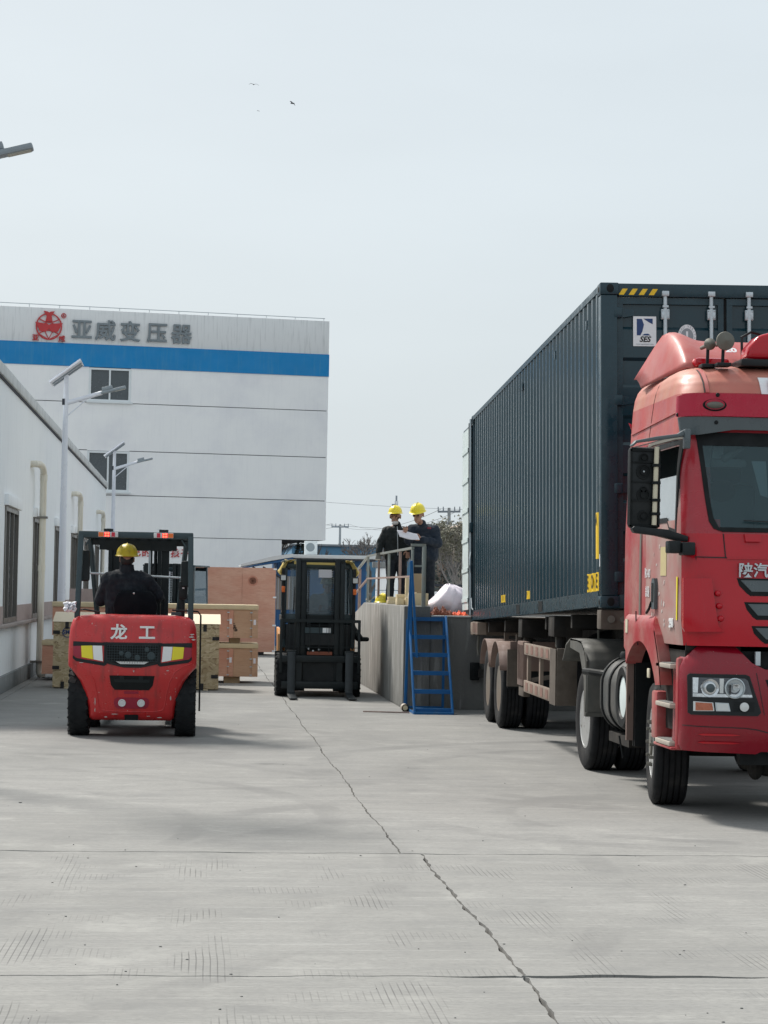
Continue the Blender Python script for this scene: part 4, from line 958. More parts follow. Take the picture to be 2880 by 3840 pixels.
for (cc, lx, lz) in ((c1_, 1.47, .20), (c2_, 1.14, .12)): 
    o = text('stencil_letters', '1009', .085, 'label_black', cc, (lx, -.004, lz), (pi / 2, radians(65), 0), .001, .003)
bc = thing('plywood_crate', 'tall reddish plywood crate standing behind the crate stack', 'crate', (.98, 57, 0))
bx('body', 'plywood', bc, -1.05, 1.05, .02, 1.3, .10, 2.32); bx('front_panel', 'plywood', bc, -1.07, .175, 0, .019, .09, 2.33); bx('front_panel', 'plywood', bc, .182, 1.07, 0, .019, .09, 2.33)
clips(bc, [(1.05, z, 0) for z in (.12, .8, 1.55, 2.3)] + [(-1.0, z, 0) for z in (.8, 1.55)], .045, 'label_white')
for x in (-.8, 0, .72): bx('foot', 'clip_black', bc, x - .07, x + .07, .05, 1.2, 0, .099)
kn = B()
for i, r in enumerate((.03, .06, .09, .125)): kn.lathe([(r, -.0015), (r + .012, -.002), (r + .013, 0), (r, 0)], (.46, 0, 1.98), 'y', 24)
kn.out('wood_knot', 'fl_red', bc); bpy.data.objects['wood_knot'].data.materials[0] = mk('knot', (.50, .22, .15), .8)
wb = thing('panel_board', 'grey-brown board leaning by the workshop wall behind the forklift', 'board', (-2.75, 52, 0))
bx('sheet', 'dado_pink', wb, -.35, .25, 0, .05, .05, 1.7); bx('stand', 'timber', wb, -.35, .25, -.02, .0, 0, .05)
# ================================================================== wheels
def wheel(parent, c, R, wd, n=40, rim='rim_silver', tread=True, side=-1, ry=0., tm='tyre', blocks=0, rimr=None, nuts=10, name='wheel'):
    """tyre with grooves and shoulder blocks, axis x; outer face towards side"""
    rr_ = rimr or R * .56; h = wd / 2; s = R / .52
    prof = [(rr_, -h * .86), (rr_ + .04 * s, -h * .98), (R * .80, -h * 1.03), (R * .93, -h * .98), (R * .985, -h * .86)]
    ng = 4
    for i in range(ng + 1):
        a = -h * .84 + (2 * h * .84) * i / (ng + 1); q = -h * .84 + (2 * h * .84) * (i + 1) / (ng + 1)
        prof += [(R, a + .012 * s), (R, q - .006 * s)]
        if i < ng and tread: prof += [(R - .016 * s, q - .005 * s), (R - .016 * s, q + .005 * s)]
    prof += [(R * .985, h * .86), (R * .93, h * .98), (R * .80, h * 1.03), (rr_ + .04 * s, h * .98), (rr_, h * .86)]
    w = B().lathe(prof, (0, 0, 0), 'x', n).out(name, tm, parent, smooth=True, ang=35)
    w.location = c; w.rotation_euler = (0, 0, ry)
    if blocks:
        b = B()
        for k_ in range(blocks):
            a = 2 * pi * k_ / blocks
            for sg in (-1, 1):
                M = Matrix.Rotation(a, 4, 'X') @ Matrix.Translation((sg * h * .60, 0, R - .005)) @ Matrix.Rotation(sg * .5, 4, 'Z')
                b.box(-h * .36, h * .36, -pi * R / blocks * .62, pi * R / blocks * .62, -.03, .013 * s, M)
        b.out('tread_blocks', tm, w)
    s_ = side; rb = B()
    rb.lathe([(rr_ + .012, s_ * h * .90), (rr_ - .01, s_ * h * .92), (rr_ - .03, s_ * h * .80), (rr_ * .93, s_ * h * .35), (rr_ * .72, s_ * h * .20), (rr_ * .55, s_ * h * .22), (rr_ * .50, s_ * h * .55), (rr_ * .34, s_ * h * .72), (.0, s_ * h * .74)], (0, 0, 0), 'x', 28)
    ro = rb.out('rim', rim, w, smooth=True, ang=35)
    if nuts:
        nb = B()
        for k_ in range(nuts):
            a = 2 * pi * k_ / nuts; nb.cyl((s_ * h * .2, rr_ * .63 * cos(a), rr_ * .63 * sin(a)), (s_ * (h * .2 + .05 * s), rr_ * .63 * cos(a), rr_ * .63 * sin(a)), .016 * s, .013 * s, 6)
        nb.out('wheel_nuts', rim, ro)
    return w

# ================================================================== red forklift, seen from behind
rf_ = thing('forklift', 'red forklift seen from behind with a driver in a yellow helmet', 'forklift', (-.76, 25.4, 0))
def cw_y(x, z):           # rear skin of the counterweight, as a depth
    y = .10 * max(0, (z - .95) / .5) ** 2 + .10 * max(0, (.75 - z) / .55) + .05 * (abs(x) / .75) ** 2
    return y
half = [(0, .20), (.46, .20), (.50, .23), (.515, .36), (.55, .52), (.61, .66), (.69, .77), (.755, .84), (.757, 1.0), (.752, 1.18), (.742, 1.30), (.715, 1.385), (.655, 1.425), (.5, 1.443), (.25, 1.45), (0, 1.45)]
dense = []
for p, q in zip(half, half[1:]):
    m_ = max(1, int(math.hypot(q[0] - p[0], q[1] - p[1]) / .05))
    dense += [(p[0] + (q[0] - p[0]) * i / m_, p[1] + (q[1] - p[1]) * i / m_) for i in range(m_)]
dense.append(half[-1]); outl = dense + [(-x, z) for x, z in dense[-2:0:-1]]
b = B(); rings = []
cz = .85
for (yy, ins) in ((.0, .085), (.012, .045), (.035, .015), (.07, .0), (.30, .0), (.62, .0)):
    ring = []
    for x, z in outl:
        k_ = ins; X_ = x - k_ * (1 if x > .05 else -1 if x < -.05 else 0); Z_ = z - k_ * max(-1, min(1, (z - cz) / .35))
        X_ = x * (1 - ins / .75); Z_ = cz + (z - cz) * (1 - ins / .6)
        ring.append(b.bm.verts.new((X_, yy + (cw_y(X_, Z_) if yy < .3 else .1), Z_)))
    rings.append(ring)
n = len(outl)
for q, w in zip(rings, rings[1:]):
    for k_ in range(n): b.bm.faces.new((q[k_], q[(k_ + 1) % n], w[(k_ + 1) % n], w[k_]))
# rear face: fill with a grid of strips between left and right halves
m_ = len(dense)
r0_ = rings[0]; L_ = [r0_[i] for i in range(m_)]; Rr = [r0_[0]] + [r0_[-i] for i in range(1, m_ - 1)] + [r0_[m_ - 1]]
prev = None
for i in range(m_):
    if L_[i] is Rr[i]: row = [L_[i]]
    else:
        row = [Rr[i]]
        for s_ in range(1, 12):
            p = Rr[i].co.lerp(L_[i].co, s_ / 12); row.append(b.bm.verts.new((p.x, cw_y(p.x, p.z), p.z)))
        row.append(L_[i])
    if prev:
        if len(prev) == 1: [b.bm.faces.new((prev[0], row[s_ + 1], row[s_])) for s_ in range(12)]
        elif len(row) == 1: [b.bm.faces.new((prev[s_], prev[s_ + 1], row[0])) for s_ in range(12)]
        else: [b.bm.faces.new((prev[s_], prev[s_ + 1], row[s_ + 1], row[s_])) for s_ in range(12)]
    prev = row
b.bm.faces.new(rings[-1])
cw = b.out('counterweight', 'fl_red', rf_, smooth=True, ang=50)
def onskin(name, mat, pts, parent=cw, d=.006, th=.02):
    """plate that follows the counterweight skin, pts in (x, z)"""
    bb = B(); bb.poly([(x, 0, z) for x, z in pts], (0, th, 0))
    bmesh.ops.triangulate(bb.bm, faces=bb.bm.faces[:])
    bmesh.ops.subdivide_edges(bb.bm, edges=bb.bm.edges[:], cuts=3, use_grid_fill=True)
    for v in bb.bm.verts: v.co.y += cw_y(v.co.x, v.co.z) - d
    return bb.out(name, mat, parent)
for sg in (-1, 1):
    onskin('trim_strip', 'black_plastic', [(sg * .70, 1.13), (sg * .33, 1.12), (sg * .33, 1.085), (sg * .70, 1.075)], d=.004); onskin('trim_strip', 'black_plastic', [(sg * .70, .93), (sg * .66, .895), (sg * .32, .845), (sg * .32, .885), (sg * .66, .935), (sg * .70, .965)], d=.004)
    onskin('trim_post', 'black_plastic', [(sg * .30, 1.13), (sg * .335, 1.12), (sg * .335, .85), (sg * .30, .86)], d=.005)
    onskin('side_badge', 'fl_red_deep', [(sg * .695, 1.073), (sg * .61, 1.078), (sg * .60, .925), (sg * .695, .965)], d=.003)
    onskin('white_reflector', 'deco_white', [(sg * .47, 1.083), (sg * .36, 1.083), (sg * .345, .900), (sg * .455, .921)], d=.005); onskin('yellow_reflector', 'deco_yellow', [(sg * .605, 1.079), (sg * .475, 1.083), (sg * .46, .922), (sg * .595, .945)], d=.005)
onskin('grille_frame', 'black_plastic', [(-.345, 1.125), (.345, 1.125), (.30, .875), (.10, .83), (-.10, .83), (-.30, .875)], d=.010, th=.03)
gr = onskin('grille_recess', 'gasket', [(-.32, 1.10), (.32, 1.10), (.28, .90), (.09, .855), (-.09, .855), (-.28, .90)], d=.0115, th=.003)
g = B()
for i in range(-10, 11): g.bar((i * .03, -.004, .875 + abs(i) * .004), (i * .03, -.004, 1.098), .0035)
for i in range(7): g.bar((-.30 + .0 * i, -.004, .905 + i * .031), (.30, -.004, .905 + i * .031), .0035)
go = g.out('grille_mesh', 'guard_steel', cw); go.location.y = -.012
for i, (x, z, r_) in enumerate(((.22, .97, .05), (.17, 1.045, .03), (-.05, .98, .04), (-.13, 1.0, .03), (.06, .95, .035))):
    e = B(); e.lathe([(r_, 0), (r_ * .8, -.004), (0, -.005)], (x, -.0, z), 'y', 14); e.out('engine_pulley', 'guard_steel', cw).location.y = -.012
onskin('engine_light_panel', 'lamp_clear', [(-.20, .905), (.20, .905), (.14, .872), (-.14, .872)], d=.0125, th=.003)
onskin('tow_slot', 'gasket', [(-.265, .735), (.265, .735), (.245, .62), (.20, .565), (-.20, .565), (-.245, .62)], d=.006)
onskin('slot_lip', 'dark_steel', [(-.21, .69), (.21, .69), (.20, .655), (-.20, .655)], d=.012)
for sg in (-.125, .10): onskin('slot_bracket', 'dark_steel', [(sg - .02, .735), (sg + .03, .735), (sg + .03, .685), (sg - .02, .685)], d=.016)
onskin('pin_recess', 'fl_red_deep', [(-.20, .455), (-.17, .475), (.17, .475), (.20, .455), (.21, .41), (.19, .36), (.16, .345), (-.16, .345), (-.19, .36), (-.21, .41)], d=.004)
for x in (-.112, .112):
    p = B().lathe([(.045, .02), (.045, -.012), (.036, -.016), (.03, -.010), (.018, -.012), (0, -.012)], (x, cw_y(x, .41) - .006, .41), 'y', 20).out('tow_bolt', 'lamp_clear', cw, smooth=True)
onskin('bottom_notch', 'gasket', [(-.08, .27), (.08, .27), (.08, .205), (-.08, .205)], d=.005); onskin('lower_badge', 'fl_red_deep', [(-.09, .55), (.08, .55), (.08, .52), (-.09, .52)], d=.004)
rr = random.Random(8)
for (x, z, w, h) in ((.70, 1.23, .035, .012), (.69, 1.20, .045, .010), (.71, 1.17, .03, .009), (-.43, .42, .008, .045), (-.43, .32, .007, .03), (.46, .47, .01, .03), (-.20, .275, .05, .006), (.20, .255, .03, .006), (.02, .79, .012, .012), (.42, .80, .02, .006), (-.60, .88, .03, .005), (-.30, .24, .02, .008), (.33, .24, .035, .006)):
    n_ = 9; onskin('paint_scrape', 'scrape', [(x + w * cos(2 * pi * i / n_) * rr.uniform(.5, 1.1), z + h * sin(2 * pi * i / n_) * rr.uniform(.4, 1.2)) for i in range(n_)], d=.0025, th=.004)
for ch, x in (('龙', -.165), ('工', .165)): text('maker_character', ch, .19, 'deco_white', cw, (x, cw_y(x, 1.24) - .010, 1.235), ext=.006, off=.005, sx=1.05)
for sg in (-1, 1):      # pressed line round the wheel arch
    b = B(); b.tube([(sg * x, cw_y(x, z) - .001, z) for x, z in ((.70, .885), (.60, .85), (.50, .78), (.44, .66), (.405, .5), (.385, .36), (.36, .325), (.28, .31), (0, .305))], .007, 6); b.out('pressed_rib', 'fl_red', cw, smooth=True)
    wheel(rf_, (sg * .635, .50, .40), .40, .235, 36, 'rim_rusty', False, sg, 0, 'tyre', 22)
    wheel(rf_, (sg * .60, 2.05, .44), .44, .28, 30, 'rim_rusty', False, sg, 0, 'tyre', 22)
    # guard posts
    B().bar((sg * .675, .30, 1.40), (sg * .655, .42, 2.40), .065, .09).out('guard_post', 'guard_steel', rf_, bevel=.008)
    B().bar((sg * .50, 1.85, 1.35), (sg * .60, 1.45, 2.38), .05, .08).out('guard_post', 'guard_steel', rf_, bevel=.008)
    B().bar((sg * .64, .42, 2.40), (sg * .60, 1.5, 2.40), .06, .06).out('guard_side_rail', 'guard_steel', rf_, bevel=.008)
    B().bar((sg * .60, .44, 2.27), (sg * .545, .44, 2.36), .02).out('guard_gusset', 'guard_steel', rf_)
    B().tube([(sg * .70, .62, 1.36), (sg * .72, .62, 1.49), (sg * .60, .62, 1.50), (sg * .42, .64, 1.47)] if sg < 0 else [(.80, .5, .30), (.795, .5, 1.45), (.76, .5, 1.50), (.45, .5, 1.51)], .011, 7).out('hand_rail', 'black_plastic', rf_, smooth=True)
bx('guard_beam', 'guard_steel', rf_, -.685, .685, .38, .46, 2.365, 2.445, .012); bx('roof_front_beam', 'dark_steel', rf_, -.62, .62, 1.45, 1.52, 2.30, 2.42, .01)
for i in range(9): bx('roof_bar', 'dark_steel', rf_, -.54 + i * .13, -.50 + i * .13, .47, 1.44, 2.385, 2.41)
bx('roof_skirt', 'dark_steel', rf_, -.48, .48, 1.40, 1.44, 2.24, 2.36)
for sg in (-1, 1):
    x = sg * .33
    bx('lamp_housing', 'black_plastic', rf_, x - .055, x + .055, .36, .44, 2.447, 2.475); bx('lamp_cap', 'label_white', rf_, x - .05 - sg * .03, x - sg * .03, .37, .42, 2.476, 2.484)
    l = bx('tail_lamp', 'lamp_clear', rf_, x - .118, x + .118, .335, .379, 2.375, 2.437, .006)
    bx('amber_lens', 'lamp_orange', l, x + sg * .085 - .03, x + sg * .085 + .03, .329, .334, 2.38, 2.432); bx('red_lens', 'lamp_red', l, x - sg * .06 - .02, x - sg * .06 + .02, .329, .334, 2.38, 2.432); bx('brake_lens', 'lamp_red', l, x + sg * .015 - .032, x + sg * .015 + .034, .329, .334, 2.38, 2.432)
    for i in range(4): B().lathe([(.012, .0), (.010, -.005), (0, -.006)], (x + sg * .015 + (-.014 if i % 2 else .015), .329, 2.392 + (.028 if i > 1 else 0)), 'y', 10).out('brake_led', 'led_red', l)
# mast (in front of the driver)
for sg in (-1, 1):
    x = sg * .315 - .015
    bx('mast_rail', 'dark_steel', rf_, x - .075, x - .025, 2.30, 2.48, .12, 2.36); bx('mast_rail', 'dark_steel', rf_, x - .022, x + .075, 2.33, 2.46, .12, 2.33)
    B().cyl((x - sg * .10, 2.36, .3), (x - sg * .10, 2.36, 2.30), .022).out('lift_cylinder', 'dark_steel', rf_); B().cyl((x - sg * .16, 2.36, 1.2), (x - sg * .16, 2.36, 2.32), .009).out('lift_chain', 'zinc', rf_)
bx('mast_crosshead', 'dark_steel', rf_, -.43, .40, 2.31, 2.47, 2.25, 2.34); bx('mast_brace', 'dark_steel', rf_, -.36, .34, 2.44, 2.49, 1.02, 1.14)
for i, x in enumerate((.12, .15, .19)): B().tube([(x, 2.3, 1.0), (x, 2.3, 2.26)], .012, 6).out('hydraulic_hose', 'black_plastic' if i else 'zinc', rf_)
B().cyl((-.60, 1.5, 1.945), (.56, 1.5, 1.905), .014).out('cross_bar', 'zinc', rf_)
bx('carriage', 'dark_steel', rf_, -.62, .62, 2.5, 2.56, .30, .85)
for sg in (-1, 1): bx('fork', 'dark_steel', rf_, sg * .4 - .07, sg * .4 + .07, 2.57, 3.75, .06, .11); bx('fork_shank', 'dark_steel', rf_, sg * .4 - .07, sg * .4 + .07, 2.565, 2.61, .11, .8)
bx('chassis', 'fl_red', rf_, -.52, .52, .66, 2.2, .35, .95, .02); bx('hood', 'dark_steel', rf_, -.45, .45, .60, 1.3, .95, 1.42, .05); bx('floor_plate', 'dark_steel', rf_, -.5, .5, 1.3, 2.2, .952, .98)
bx('dashboard', 'black_plastic', rf_, -.40, .40, 1.95, 2.15, .98, 1.42, .03)
s_ = B(); s_.poly([(-.24, .70, 1.40), (-.27, .70, 1.55), (-.235, .70, 1.68), (-.18, .70, 1.735), (.18, .70, 1.735), (.235, .70, 1.68), (.27, .70, 1.55), (.24, .70, 1.40)], (0, .10, 0))
so = s_.out('seat_back', 'seat_dark', rf_, bevel=.03); bx('seat_cushion', 'black_plastic', rf_, -.25, .25, .80, 1.28, 1.40, 1.48, .03)
B().ball((-.02, .695, 1.705), (.012, .008, .012), 8, 6).out('seat_button', 'lamp_clear', so)
B().lathe([(.17, -.01), (.185, 0), (.17, .01), (.155, 0), (.17, -.01)], (0, 0, 0), 'z', 24).out('steering_wheel', 'black_plastic', rf_, smooth=True).location = (-.1, 1.62, 1.60)
B().cyl((-.1, 1.64, 1.58), (-.1, 1.95, 1.2), .025).out('steering_column', 'black_plastic', rf_)
for x in (.27, .33): 
    k_ = B(); k_.tube([(x, 1.35, 1.42), (x, 1.33, 1.60)], .008, 6); k_.ball((x, 1.33, 1.63), (.022, .022, .035), 8, 6); k_.out('lever', 'black_plastic', rf_)
for (x, z, h_, w_) in ((-.605, 2.03, .19, .055), (.60, 1.95, .16, .055)):
    bx('mirror', 'black_plastic', rf_, x - w_, x + w_, .55, .60, z - h_, z + h_, .03); bx('mirror_glass', 'glass_milky' if x > 9 else 'dark_steel', rf_, x - w_ * .8, x + w_ * .8, .545, .549, z - h_ * .9, z + h_ * .9)
bx('control_box', 'black_plastic', rf_, .52, .63, .62, .72, 1.64, 1.86, .02); bx('box_sticker', 'label_white', rf_, .565, .59, .615, .619, 1.77, 1.80); bx('fire_bottle', 'black_plastic', rf_, .53, .60, .8, .9, 1.4, 1.66, .02)
bx('counterweight_hinge', 'guard_steel', rf_, .44, .56, .30, .36, 1.452, 1.49)
rag('rag', 'scrap of white cloth tied to the red forklift left guard post', 'cloth', (-1.53, 25.55, 1.50), .075, .06, .14, 'paper', 3)
ob = bpy.data.objects['rag']; ob.rotation_euler = (radians(80), 0, .3); ob.location = (-1.52, 25.63, 1.53)
t = thing('person', 'forklift driver in dark jacket seen from behind, scuffed yellow helmet', 'person', (-.86, 26.35, .98))
hd = (-.02, -.02, 1.135); Mh = rotm(pi + .05, -.05)
J = dict(neck=(-.02, .0, 1.0), chest=(-.02, .0, .80), hip=(0, .02, .56), shL=(-.235, 0, .875), elL=(-.33, .12, .64), wrL=(-.20, .38, .64), shR=(.215, .0, .875), elR=(.36, .08, .70), wrR=(.34, .30, .70),
         hpL=(-.10, .05, .54), knL=(-.14, .48, .56), anL=(-.14, .55, .10), toL=(-.14, .72, .10), hpR=(.10, .05, .54), knR=(.16, .48, .56), anR=(.16, .55, .10), toR=(.16, .72, .10))
J['hdL'] = ((.2, .9, -.2), (.9, -.2, 0), .8, 1.0); J['hdR'] = ((-.1, .8, -.5), (-.9, 0, .1), .9, 1.0)
dress(t, J, 'navy', 'navy', hd, Mh, 1.28)
helmet('hard_hat', t, V(*hd) + Mh @ V(0, .01, .06), 'helmet_dirty', Mh, .14); B().ball(V(*hd) + V(0, -.03, .0), (.085, .075, .085), 14, 9).out('hair', 'hair', t, smooth=True); B().tube([(-.02, .0, .93), (-.02, -.012, 1.02), (-.02, -.016, 1.075)], [.12, .092, .084], 18).out('collar', 'navy', t, smooth=True)

# ================================================================== dark forklift facing the camera
bk = thing('forklift', 'dark cabbed forklift facing the camera with lowered forks', 'forklift', (2.02, 35.6, 0))
for sg, x in ((-1, -.315), (1, .335)):
    bx('mast_rail', 'dark_steel', bk, x - .085, x - .005, -.06, .10, .10, 2.30, .006); bx('mast_rail', 'dark_steel', bk, x + .0, x + .085, -.02, .12, .10, 2.26, .006)
    B().cyl((x - sg * .085, .0, .25), (x - sg * .085, .0, 2.15), .018).out('lift_cylinder', 'dark_steel', bk)
    ch = B()
    for i in range(36): ch.box(x - sg * .125 - .016, x - sg * .125 + .016, -.03, .0, .80 + i * .037, .826 + i * .037)
    ch.out('lift_chain', 'black_plastic', bk)
bx('mast_head_bar', 'dark_steel', bk, -.40, .42, -.03, .10, 2.24, 2.295, .006); bx('mast_cross_bar', 'dark_steel', bk, -.31, .33, .02, .10, 1.24, 1.36); bx('mast_foot_bar', 'dark_steel', bk, -.40, .42, .0, .12, .18, .34)
bx('data_plate', 'guard_steel', bk, -.24, .20, -.075, -.062, 1.06, 1.155); bx('data_sticker', 'label_white', bk, .055, .12, -.082, -.077, 1.07, 1.15); bx('data_sticker', 'label_white', bk, .127, .185, -.082, -.077, 1.07, 1.15)
bx('tilt_plate', 'black_plastic', bk, -.23, .25, -.06, .0, .86, 1.05)
# load backrest and carriage
for z in (1.27, .83): B().bar((-.64, -.10, z + .0), (.67, -.10, z - .005), .03 if z > 1 else .012, .05 if z > 1 else .012, (0, 0, 1)).out('backrest_rail', 'dark_steel', bk)
for x in (-.635, .665): bx('backrest_side', 'dark_steel', bk, x - .022, x + .022, -.125, -.075, .40, 1.29, .004)
for x in (-.50, -.42, -.16, .0, .16, .46, .55): bx('backrest_bar', 'dark_steel', bk, x - .006, x + .006, -.106, -.094, .74, 1.255)
bx('carriage_top', 'dark_steel', bk, -.62, .65, -.14, -.07, .58, .69, .008); bx('carriage_bottom', 'dark_steel', bk, -.62, .65, -.14, -.07, .14, .26, .008)
for x in (-.335, .34): bx('carriage_post', 'dark_steel', bk, x - .05, x + .05, -.12, -.06, .26, .58)
bx('lift_plate', 'black_plastic', bk, -.26, .28, -.05, -.02, .26, .58); bx('rust_plate', 'brown_cloth', bk, -.20, .22, -.09, -.065, .70, .755); 
for x, z in ((-.17, .80), (.0, .79), (-.1, .765)): B().lathe([(.018, 0), (.016, -.012), (0, -.014)], (x, -.066, z), 'y', 10).out('bolt', 'zinc', bk)
for x in (-.46, .50):
    fk = B(); fk.poly([(x - .065, -.15, .76), (x - .065, -.19, .74), (x - .065, -.195, .10), (x - .065, -.25, .065), (x - .065, -1.20, .035), (x - .065, -1.20, .02), (x - .065, -.2, .02), (x - .065, -.15, .06)], (.13, 0, 0)); fk.out('fork', 'fork_steel', bk, bevel=.005)
    bx('fork_hook', 'dark_steel', bk, x - .08, x + .08, -.17, -.06, .70, .775, .006)
# cab
for sg in (-1, 1):
    B().bar((sg * .585, .38, .80), (sg * .56, .50, 2.24), .07, .09).out('cab_pillar', 'guard_steel', bk, bevel=.01); B().bar((sg * .57, 1.55, .80), (sg * .55, 1.50, 2.24), .06, .08).out('cab_pillar', 'guard_steel', bk, bevel=.01)
    B().bar((sg * .595, .30, .95), (sg * .60, .33, 2.14), .05, .05).out('door_edge', 'black_plastic', bk)
    pane = B(); pane.poly([(sg * .58, .45, 1.38), (sg * .56, .52, 2.15), (sg * .56, 1.45, 2.15), (sg * .58, 1.5, 1.38)], (sg * .006, 0, 0)); pane.out('side_window', 'glass_clear', bk)
    B().bar((sg * .59, .42, 1.30), (sg * .59, 1.5, 1.30), .05, .09).out('door_rail', 'guard_steel', bk)
    wl = thing('work_lamp', '', '', (0, 0, 0)); bpy.data.objects.remove(wl)
    z = 1.975 if sg < 0 else 1.945
    l = bx('work_lamp', 'black_plastic', bk, sg * .605 - .055, sg * .605 + .055, .18, .26, z - .055, z + .055, .012); bx('lamp_lens', 'lamp_clear', l, sg * .605 - .04, sg * .605 + .04, .174, .179, z - .04, z + .04)
    bx('lamp_stalk', 'black_plastic', bk, sg * .60 - .012, sg * .60 + .012, .24, .30, z - .16, z - .05); bx('turn_signal', 'lamp_orange', bk, sg * .60 - .028, sg * .60 + .028, .22, .26, z - .24, z - .14, .006)
    wheel(bk, (sg * .595, .28, .36), .36, .22, 32, 'rim_rusty', False, sg, 0, 'tyre', 20); wheel(bk, (sg * .56, 1.75, .29), .29, .2, 28, 'rim_rusty', False, sg, 0, 'tyre', 18)
    B().poly([(sg * .66, .75, .5), (sg * .66, .80, 1.02), (sg * .64, 1.0, 1.10), (sg * .64, 2.0, 1.12), (sg * .62, 2.0, .45)], (-sg * .04, 0, 0)).out('side_panel', 'fl_orange', bk)
    bx('mud_flap', 'black_plastic', bk, sg * .60 - .11, sg * .60 + .11, .62, .66, .2, .74)
bx('cab_front_head', 'guard_steel', bk, -.60, .60, .44, .53, 2.14, 2.235, .02); bx('cab_roof', 'guard_steel', bk, -.60, .61, .42, 1.6, 2.236, 2.275, .012); bx('cab_front_sill', 'guard_steel', bk, -.60, .60, .36, .42, 1.22, 1.375, .01)
wf = B(); wf.poly([(-.49, .415, 1.376), (-.475, .47, 2.138), (.475, .47, 2.138), (.49, .415, 1.376)], (0, .006, 0)); wf.out('windscreen', 'glass_clear', bk)
bx('rear_window_head', 'guard_steel', bk, -.56, .56, 1.50, 1.58, 2.12, 2.23); bx('rear_sill', 'guard_steel', bk, -.56, .56, 1.50, 1.58, 1.2, 1.32)
bx('paper_notice', 'paper', bk, .0, .24, .43, .435, 1.99, 2.125); bx('dash_panel', 'black_plastic', bk, -.5, .5, .45, .62, .9, 1.25, .03)
B().bar((-.42, .41, 1.40), (-.40, .43, 1.83), .012).out('wiper', 'black_plastic', bk); B().bar((-.42, .41, 1.60), (-.25, .405, 1.42), .01).out('wiper', 'black_plastic', bk); B().bar((-.22, .40, 1.40), (-.02, .38, 1.24), .014).out('tilt_hose', 'black_plastic', bk)
bx('front_panel', 'black_plastic', bk, -.55, .55, .30, .40, .45, 1.2, .02); bx('body', 'black_plastic', bk, -.5, .5, .42, 1.7, .28, 1.02, .03); bx('counterweight', 'fl_orange', bk, -.55, .55, 1.75, 2.35, .3, 1.15, .08)
bx('axle', 'dark_steel', bk, -.5, .5, .2, .36, .2, .42); bx('seat', 'black_plastic', bk, -.22, .26, 1.0, 1.45, 1.02, 1.12, .03); bx('seat_back', 'black_plastic', bk, -.22, .26, 1.4, 1.47, 1.1, 1.62, .03)
B().lathe([(.165, -.01), (.18, 0), (.165, .01), (.15, 0), (.165, -.01)], (0, 0, 0), 'z', 24).out('steering_wheel', 'black_plastic', bk, smooth=True).location = (.12, .78, 1.42)
# second dark forklift, far behind the red one
b3 = dup(bk); b3.location = (-.80, 47.3, 0); b3.rotation_euler = (0, 0, radians(-17)); b3['label'] = 'half hidden dark forklift parked behind the red forklift and crates'; b3['group'] = bk['group'] = 'dark forklifts facing the camera'
for sg in (-1, 1):
    fn = (lambda sg: lambda u, v: V(sg * (.42 + .24 * u + .035 * sin(7 * v + 3 * u)), .30 + .30 * v, 2.295 - (.03 + .20 * max(0, u - .5) * 2 * (1 + .25 * sin(6 * v))) + .02 * sin(9 * u + 4 * v)))(sg)
    b = B(); b.grid(fn, 14, 10); o = b.out('cloth_cover', 'yellow_cloth', smooth=True, ang=0); o.location = (2.02, 35.6, 0)
    o.modifiers.new('Thick', 'SOLIDIFY').thickness = .006; tag(o, 'dirty yellow cloth draped over the dark forklift roof corner, %s' % ('left one' if sg < 0 else 'right one'), 'cloth', 'yellow cloths on the forklift roof')
B().bar((-.42, .36, 2.235), (.42, .36, 2.225), .012, .05, (0, 0, 1)).out('roof_trim', 'yellow_cloth', bk)
t = thing('person', 'driver inside the dark forklift cab with one foot sticking out', 'person', (2.20, 36.75, .60))
hd = (.02, -.05, 1.235); Mh = rotm(-.1, .05)
J = dict(neck=(.02, -.02, 1.10), chest=(.02, .0, .92), hip=(0, .05, .62), shL=(-.20, 0, 1.03), elL=(-.27, -.14, .82), wrL=(-.14, -.34, .84), shR=(.22, 0, 1.03), elR=(.27, -.10, .80), wrR=(.10, -.34, .84),
         hpL=(-.09, .02, .58), knL=(-.14, -.34, .58), anL=(-.14, -.42, .20), toL=(-.14, -.56, .20), hpR=(.12, .0, .58), knR=(.42, -.16, .56), anR=(.535, -.42, .40), toR=(.68, -.44, .44))
J['hdL'] = ((.3, -.8, .2), (.6, 0, .8), .7, 1.0); J['hdR'] = ((-.3, -.8, .2), (-.6, 0, .8), .7, 1.0)
dress(t, J, 'far_grey', 'black_cloth', hd, Mh, 1.05); face_bits(t, hd, Mh); helmet('hard_hat', t, V(*hd) + Mh @ V(0, .01, .07), 'helmet_white', Mh, .138)
# ================================================================== tractor unit
tk = thing('tractor_truck', 'red tractor truck with dusty cab parked at the right', 'truck', (3.85, 16.75, 0))
ZT = [1.38, 1.60, 2.10, 2.30, 2.75, 3.12, 3.30, 3.45, 3.55, 3.62, 3.68, 3.72, 3.745]
YT = [.00, .00, .02, .05, .17, .27, .30, .31, .36, .43, .53, .68, .95]
ST = [.02, .0, .0, .0, .015, .035, .045, .055, .07, .095, .14, .23, .36]
def interp(z, T):
    if z <= ZT[0]: return T[0]
    for a, c, p, q in zip(ZT, ZT[1:], T, T[1:]):
        if z <= c:
            t = (z - a) / (c - a); t = t * t * (3 - 2 * t) * .35 + t * .65; return p + (q - p) * t
    return T[-1]
def rad(z): return .17 + .16 * max(0, min(1, (z - 3.3) / .3))
CW, CB = 2.5, 2.35
def fy(x, z):
    """front skin depth at x, z"""
    s, r = interp(z, ST), rad(z); xx = min(x, CW - x); y = interp(z, YT) + .035 * ((x - 1.25) / 1.1) ** 4
    if xx < s + r: e = max(0, min(r, s + r - xx)); y += r - sqrt(max(0, r * r - e * e))
    return y
